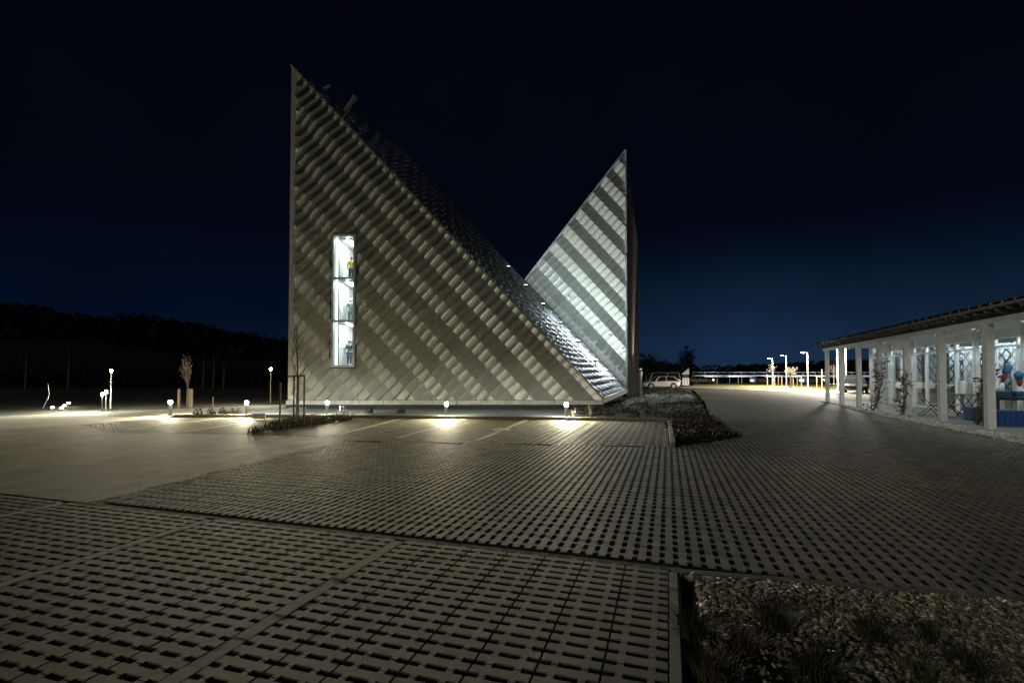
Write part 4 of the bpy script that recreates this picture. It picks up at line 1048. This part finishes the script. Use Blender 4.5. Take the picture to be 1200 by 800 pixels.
# ------------------------------------------------------------------ vehicles
def make_car(loc, rz, paint, label, group=None, L=4.4, Wd=1.8, Hh=1.46, lit=False, van=False, name='parked_car', cat='car'):
    t = thing(name, label, cat, loc, rz, group); hw = Wd / 2
    # body: sections along x (nose at -L/2)
    hood = .78 if not van else 1.05
    prof = [(-.5, .34, .50, .80), (-.48, .24, .66, .90), (-.40, .20, hood - .04, .97), (-.26, .20, hood + .06, 1.0), (-.10, .20, hood + .12, 1.0), (.15, .20, hood + .14, 1.0), (.36, .20, hood + .14, .99), (.46, .24, hood + .10, .95), (.5, .36, hood - .02, .86)]
    b = MB(); o_ = 0; ring = []
    for fx, z0, z1, w in prof:
        x = fx * L; y = hw * w
        ring.append([(x, -y * .9, z0), (x, -y, z0 + .12), (x, -y, (z0 + z1) / 2), (x, -y * .95, z1 - .03), (x, -y * .84, z1), (x, y * .84, z1), (x, y * .95, z1 - .03), (x, y, (z0 + z1) / 2), (x, y, z0 + .12), (x, y * .9, z0)])
    n = 10; vs_ = [p for r in ring for p in r]; fs = []
    for i in range(len(ring) - 1):
        for k in range(n): fs.append((i * n + k, i * n + (k + 1) % n, (i + 1) * n + (k + 1) % n, (i + 1) * n + k))
    fs += [tuple(range(n))[::-1], tuple((len(ring) - 1) * n + k for k in range(n))]
    b.add(vs_, fs); fixn(b.build('body', paint, t, smooth=True))
    zb = hood + .10; gx_ = [(-.20, zb), (-.06, Hh - .05), (.05, Hh - .02), (.34, Hh - .03), (.47, zb + .02)] if not van else [(-.40, zb), (-.30, Hh - .05), (-.2, Hh - .01), (.46, Hh - .01), (.49, zb)]
    b = MB(); base = [(gx_[0][0] * L, zb), (gx_[-1][0] * L, zb)]
    lo = [(-1, .90), (1, .90)]
    sec = []
    for fx, z in gx_:
        w = hw * (.92 if z < zb + .1 else .74); sec.append([(fx * L, -w, z), (fx * L, w, z)])
    vs_ = [p for s_ in sec for p in s_]; fs = [(2 * i, 2 * i + 1, 2 * i + 3, 2 * i + 2) for i in range(len(sec) - 1)]
    fs += [tuple(2 * i for i in range(len(sec)))[::-1], tuple(2 * i + 1 for i in range(len(sec)))]
    b.add(vs_, fs); fixn(b.build('window', M['carglass'], t))
    b = MB()
    i0 = 1; pts = [(fx * L, z) for fx, z in gx_[1:-1]]
    for (x0, z0), (x1, z1) in zip(pts[:-1], pts[1:]): b.box(((x0 + x1) / 2, 0, (z0 + z1) / 2 + .012), (math.hypot(x1 - x0, z1 - z0) + .02, hw * 1.5, .035), Vector((x1 - x0, 0, z1 - z0)).normalized(), (0, 1, 0), Vector((-(z1 - z0), 0, x1 - x0)).normalized())
    for s in (-1, 1):
        for fx, z, fx2, z2 in ((gx_[0][0], gx_[0][1], gx_[1][0], gx_[1][1]), (.12, zb, .12, Hh - .03), (gx_[-1][0], gx_[-1][1], gx_[-2][0], gx_[-2][1])):
            b.bar((fx * L, s * hw * .925, z), (fx2 * L, s * hw * .75, z2), .07, .05, up=(0, 1, 0))
    b.build('roof', paint, t)
    for s in (-1, 1):
        for fx in (-.31, .31):
            wb_ = MB(); c = (fx * L, s * (hw - .09), .32)
            wb_.tube([(c[0], c[1] - .10, c[2]), (c[0], c[1] + .10, c[2])], .32, 20); w_ = wb_.build('wheel', M['tyre'], t)
            rb_ = MB(); rb_.tube([(c[0], c[1] + s * .06, c[2]), (c[0], c[1] + s * .108, c[2])], [.20, .21], 14)
            rb_.build('rim', M['galv'], w_)
            ab = MB(); ab.tube([(c[0], s * (hw + .004) - .004, c[2]), (c[0], s * (hw + .004) + .0, c[2])], .39, 20); ab.build('wheel_arch', M['tyre'], t)
        b = MB(); b.box((-.485 * L, s * hw * .62, .64), (.10, .34, .12)); b.build('headlight', E_head if lit else M['lens'], t)
        b = MB(); b.box((.49 * L, s * hw * .68, .80), (.08, .2, .2)); b.build('tail_light', M['redlens'], t)
        b = MB(); b.box((-.16 * L, s * (hw + .08), zb + .06), (.12, .18, .12)); b.build('mirror', paint, t)
        b = MB(); b.box((.02 * L, s * (hw + .005), .62), (.9, .012, .02)); b.build('door_trim', M['dark'], t)
    b = MB(); b.box((-.497 * L, 0, .48), (.05, 1.0, .20)); b.build('grille', M['dark'], t)
    b = MB(); b.box((.5 * L, 0, .56), (.03, .5, .11)); b.build('number_plate', M['white'], t)
    return t
c = XG(773, 60.0); make_car((c.x, c.y, 0), R(3), M['carwhite'], 'white estate car parked beside the building wing')
c = XG(775, 66.0); make_car((c.x, c.y, 0), R(3), M['cargrey'], 'grey van parked behind the white estate car', L=4.6, Hh=1.95, van=True, name='parked_van', cat='van')
c = XG(1000, 46.5); make_car((c.x, c.y, 0), R(62), M['carblack'], 'black car parked beyond the end of the pavilion', Hh=1.6, L=4.5)

# sail shaped sign
c = XG(803.6, 80); k = 80 / F
sg = thing('sail_sign', 'white sign stele with a pointed sail top beyond the parked cars', 'sign', c)
b = MB(); b.prism([(-4.0 * k, 0, 0), (3.9 * k, 0, 0), (3.9 * k, 0, 8.6 * k), (-4.0 * k, 0, 8.6 * k)], (0, .16, 0)); b.build('lower_panel', M['white'], sg)
b = MB(); b.prism([(-3.4 * k, .02, 8.6 * k), (3.6 * k, .02, 8.6 * k), (3.6 * k, .02, 12.8 * k), (-3.4 * k, .02, 12.8 * k)], (0, .12, 0)); b.build('dark_band', M['dark'], sg)
b = MB(); b.prism([(-5.0 * k, 0, 12.8 * k), (3.9 * k, 0, 12.8 * k), (3.9 * k, 0, 20.5 * k)], (0, .16, 0)); b.build('sail_panel', M['white'], sg)
for r_ in range(3):
    for q_ in range(2):
        b = MB(); b.box(((-1.5 + q_ * 3.2) * k, -.006, (2.0 + r_ * 2.4) * k), (1.7 * k, .01, 1.1 * k)); b.build('print_block', M['green_print'], sg)
# slim post at the wing corner, lens and lights added to brighten wall and bed
st = thing('slim_post', 'slim pale square post with added lights at the wing corner beside the white car', 'light column', (9.36, 36.0, 0))
b = MB(); b.box((0, 0, 1.0), (.16, .16, 2.0)); b.build('post', M['whitetrim'], st)
b = MB(); b.box((0, 0, .12), (.26, .26, .3)); b.build('foot', M['ledge'], st)
b = MB(); b.box((0, 0, 2.03), (.13, .13, .06)); b.build('lens', E_added, st)
spot('wall_wash', st, (0, 0, 2.1), (-0.16, 0.10, 1.0), 1000, (1.0, 0.93, 0.86), 56, 1.0)
spot('bed_wash', st, (0.1, -0.1, 1.95), (0.35, -0.2, -0.30), 420, (0.95, 1.0, 0.96), 150, 1.0)
# ------------------------------------------------------------------ right verge: stakes, saplings, added rail, cars on the far road
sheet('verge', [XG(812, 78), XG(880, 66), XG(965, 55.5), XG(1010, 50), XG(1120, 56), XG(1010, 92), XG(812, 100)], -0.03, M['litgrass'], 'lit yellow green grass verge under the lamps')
sheet('forecourt', [XG(800, 63), XG(870, 55), XG(978, 44), XG(1180, 44), XG(1120, 56), XG(1010, 50), XG(965, 55), XG(880, 66), XG(812, 78), XG(796, 70)], -0.025, M['road'], 'pale paved forecourt under the street lamps')
stake = None
for px, Y, h_, lab in ((899, 68, 1.7, 'wooden stake left of the farthest street lamp'), (907.5, 67, 1.65, 'wooden stake right of the farthest street lamp'), (912, 72, 1.5, 'wooden stake between the two farther street lamps'), (916, 70, 1.55, 'wooden stake just left of the second street lamp'), (925.8, 64, 1.65, 'thick wooden stake under the leafy sapling'), (929.5, 65, 1.6, 'wooden stake right of the leafy sapling'), (934, 66, 1.4, 'wooden stake second right of the leafy sapling'), (939, 62, 1.5, 'wooden stake left of the third street lamp'), (957, 60, 1.55, 'wooden stake right of the third street lamp'), (963, 58, 2.3, 'tall wooden stake before the pavilion end'), (969.5, 55, 1.6, 'wooden stake close to the pavilion end post'), (865, 88, 1.2, 'lone wooden stake on the verge beside the rail'), (840, 90, 1.0, 'short wooden stake near the sail sign'), (837, 92, 1.5, 'taller wooden stake near the sail sign')):
    if stake is None:
        stake = thing('verge_stake', lab, 'stake', XG(px, Y), 0, 'wooden stakes on the verge'); b = MB(); b.tube([(0, 0, -.1), (0, 0, 1.0)], .055, 8); b.build('post', M['wood'], stake); stake.scale = (1, 1, h_)
    else: dup(stake, XG(px, Y), label=lab, scale=(1, 1, h_))
def sapling(loc, h_, r_, label, m, n=26, dens=10, ls=.07):
    t = thing('sapling', label, 'tree', loc); tb = MB(); tips = []
    tb.tube([(0, 0, -.05), (0, 0, h_ * .55), (0, 0, h_ * .8)], [.05, .04, .025], 7)
    for k in range(8): branchy(tb, (0, 0, h_ * (.5 + .03 * k)), (math.cos(k * 2.4) * .8, math.sin(k * 2.4) * .8, .8), r_ * 1.1, .015, 1, tips, .6, 3)
    tb.build('trunk', M['bark'], t); lb = MB()
    for p in tips:
        for _ in range(dens): leaf(lb, p + Vector((random.gauss(0, r_ * .18), random.gauss(0, r_ * .18), random.gauss(0, r_ * .18))), ls)
    lb.build('crown', m, t)
sapling(XG(926.8, 63.5), 2.7, .55, 'small leafy sapling lit pale by the lamps', M['blossom'], ls=.09)
sapling(XG(904.5, 70), 3.6, .42, 'thin sapling against the farthest lamp pole', M['blossom'], dens=4)
sapling(XG(977, 55), 3.2, .5, 'brown bare sapling beside the pavilion end', M['redleaf'], dens=3)
rl = thing('trail_rail', 'long pale rail added beyond the verge for a light trail', 'added rail')  # rail added to catch headlights in place of a light trail
def railbox(z, h_, x0=XG(812, 105).x, x1=XG(1130, 105).x):
    b = MB(); b.box(((x0 + x1) / 2, 105, z), (x1 - x0, .05, h_)); b.build('rail', M['white'], rl)
railbox(1.45, .40); railbox(2.25, .07)
for i in range(24):
    b = MB(); b.box((XG(812, 105).x + i * 2.6, 105.08, 1.15), (.10, .08, 2.35)); b.build('post', M['galv'], rl)
for px, Y, lab in ((822, 103, 'car with bright headlights on the far road near the sail sign'), (893, 103, 'car with bright headlights on the far road left of the lamps'), (951, 103, 'car with bright headlights on the far road behind the third lamp')):
    c = XG(px, Y); dc = make_car((c.x, c.y, .0), R(180), M['cargrey'], lab, 'cars on the far road', lit=True, name='driving_car')
    spot('head_beam', dc, (-2.4, 0, .72), (-1, -.10, .045), 9000, (0.70, 0.83, 1.0), 50, 1.0)  # beam aimed along the added rail to brighten it
# left small far lights and rod
for px, py, lab in ((72, 480.5, 'low field light with the strongest glare on the left'), (61.5, 479.6, 'small low field light farthest left'), (75.5, 477.5, 'tiny low field light behind the strongest one'), (80.5, 474.5, 'small field light right of the glaring one')):
    p = G(px, py); k_ = p.y / F; t = thing('field_light', lab, 'ground light', p, 0, 'low lights in the left field')
    b = MB(); b.lathe([(.05, -.02), (.05, 2.0 * k_)], 10); b.build('post', M['dark'], t)
    b = MB(); b.lathe([(.05, 2.0 * k_), (.06, 2.6 * k_), (.03, 3.2 * k_)], 10); b.build('lens', E_far, t)
p = G(50, 478.5); k_ = p.y / F; t = thing('bent_rod', 'thin bent pale rod standing in the left field', 'rod', p)
b = MB(); b.tube([(0, 0, 0), (7.5 * k_, 0, 16 * k_), (5.5 * k_, 0, 29 * k_)], .012, 6); b.build('rod', M['galv'], t)

# ------------------------------------------------------------------ hills and trees
def hill(name, pts, Y0, depth, label):
    """pts: (px, py) skyline at distance Y0+depth/2, built as real terrain"""
    mb = MB(); cols = []; NR = 7
    for px, py in pts:
        col_ = []
        for r in range(NR):
            t = r / (NR - 1); Yc = Y0 + depth * t; zc = P(px, py, Y0 + depth * .5).z * math.sin(math.pi * t) ** .8 if 0 < t < 1 else -.5
            x = XG(px, Y0 + depth * .5).x * (1 + .15 * (t - .5)); col_.append((x, Yc, zc - .06 + (random.uniform(-.5, .5) if 0 < t < 1 else 0)))
        cols.append(col_)
    n = len(cols); vs_ = [p for c_ in cols for p in c_]
    fs = [(i * NR + r, (i + 1) * NR + r, (i + 1) * NR + r + 1, i * NR + r + 1) for i in range(n - 1) for r in range(NR - 1)]
    mb.add(vs_, fs); o = mb.build(name, M['hillleaf'], smooth=True); fixn(o); struct(o, label)
    return cols
sk = [(-260, 360), (-120, 359), (0, 365), (60, 373), (110, 386), (160, 385), (210, 385), (260, 398), (300, 406), (345, 413), (420, 412), (520, 420), (620, 428)]
cols = hill('hill', sk, 120, 140, 'dark wooded hillside on the left')
mb = MB()
for c_ in cols[:-1]: pass
for i in range(len(cols) - 1):
    for r in range(1, 5):
        a, b2, c2_, d2 = (Vector(cols[i][r]), Vector(cols[i + 1][r]), Vector(cols[i + 1][r + 1]), Vector(cols[i][r + 1]))
        for _ in range(34):
            s_, t_ = random.random(), random.random(); q = a.lerp(b2, s_).lerp(d2.lerp(c2_, s_), t_); hh = random.uniform(3, 7)
            for _ in range(16):
                leaf(mb, q + Vector((random.gauss(0, 1.5), random.gauss(0, 1.5), random.uniform(-.5, hh * .75))), random.uniform(.5, 1.2))
tag(mb.build('forest', M['hillleaf']), 'dark forest covering the left hillside', 'forest', kind='stuff')
mb = MB(); rq = random.Random(4)
for k in range(420):
    Yq = rq.uniform(62, 118); q = XG(rq.uniform(-120, 345), Yq); hh = rq.uniform(.8, 3.2)
    for _ in range(26): leaf(mb, q + Vector((rq.gauss(0, 1.3), rq.gauss(0, .8), rq.random() * hh)), rq.uniform(.18, .42))
tag(mb.build('field_scrub', M['hillleaf']), 'dark scrub along the foot of the wooded hill', 'scrub', kind='stuff')
sk2 = [(640, 436), (720, 433), (860, 434), (930, 432), (1000, 428), (1060, 428), (1200, 430), (1400, 428)]
cols = hill('far_hill', sk2, 260, 160, 'low dark wooded ridge on the right horizon')
mb = MB()
for i in range(len(cols) - 1):
    for r in range(2, 4):
        a, b2, c2_, d2 = (Vector(cols[i][r]), Vector(cols[i + 1][r]), Vector(cols[i + 1][r + 1]), Vector(cols[i][r + 1]))
        for _ in range(40):
            s_, t_ = random.random(), random.random(); q = a.lerp(b2, s_).lerp(d2.lerp(c2_, s_), t_); hh = random.uniform(3, 8)
            for _ in range(12): leaf(mb, q + Vector((random.gauss(0, 2.4), random.gauss(0, 2), random.uniform(-.5, hh * .6))), random.uniform(.8, 1.8))
tag(mb.build('far_forest', M['hillleaf']), 'dark far woods along the right horizon', 'forest', kind='stuff')
def big_tree(px, Y, top, wpx, label, dens=900, m='hillleaf'):
    loc = XG(px, Y); h_ = P(px, top, Y).z; r_ = wpx / 2 * Y / F
    t = thing('dark_tree', label, 'tree', loc, 0, 'dark trees behind the car park'); tb = MB(); tips = []
    tb.tube([(0, 0, -.1), (0, 0, h_ * .3), (0, 0, h_ * .6)], [.3, .22, .12], 8)
    for k in range(9): branchy(tb, (0, 0, h_ * (.2 + .045 * k)), (math.cos(k * 2.4) * r_ / h_ * 2, math.sin(k * 2.4) * r_ / h_ * 2, .9), h_ * .36, .09, 1, tips, .55, 4)
    tb.build('trunk', M['darkbark'], t); lb = MB()
    for _ in range(dens):
        p = random.choice(tips); leaf(lb, p + Vector((random.gauss(0, r_ * .16), random.gauss(0, r_ * .16), random.gauss(0, r_ * .16))), random.uniform(.12, .3))
    lb.build('crown', M[m], t)
big_tree(805, 115, 410, 20, 'dark tree rising behind the sail sign')
big_tree(757, 100, 416, 26, 'dark broad tree right of the building wing')
big_tree(772, 110, 422, 22, 'dark rounded tree above the parked van')
big_tree(790, 125, 425, 22, 'dark low tree between the van and the sail sign')
for q, (px, top, lab) in enumerate(((238, 415, 'thin bare tree trunk at the forest edge above the budding tree'), (250, 412, 'thin bare tree trunk left of the lone street lamp'), (262, 420, 'short bare tree at the forest edge near the lone lamp'), (30, 405, 'bare tree at the forest edge on the far left'), (80, 402, 'bare tree at the forest edge left of the tall lamp'))):
    Y = 60; loc = XG(px, Y); h_ = P(px, top, Y).z
    t = thing('edge_tree', lab, 'tree', loc, 0, 'bare trees at the forest edge'); tb = MB(); tips = []
    tb.tube([(0, 0, -.1), (.1, 0, h_ * .5), (0, 0, h_)], [.11, .08, .02], 7)
    tb.build('trunk', M['bark'], t); cb = MB()
    for k in range(9): branchy(cb, (0, 0, h_ * (.35 + .06 * k)), (math.cos(k * 2.4), math.sin(k * 2.4), .9), h_ * .22, .03, 1, tips, .5, 3)
    cb.build('crown', M['darkbark'], t)
bpy.context.view_layer.update()
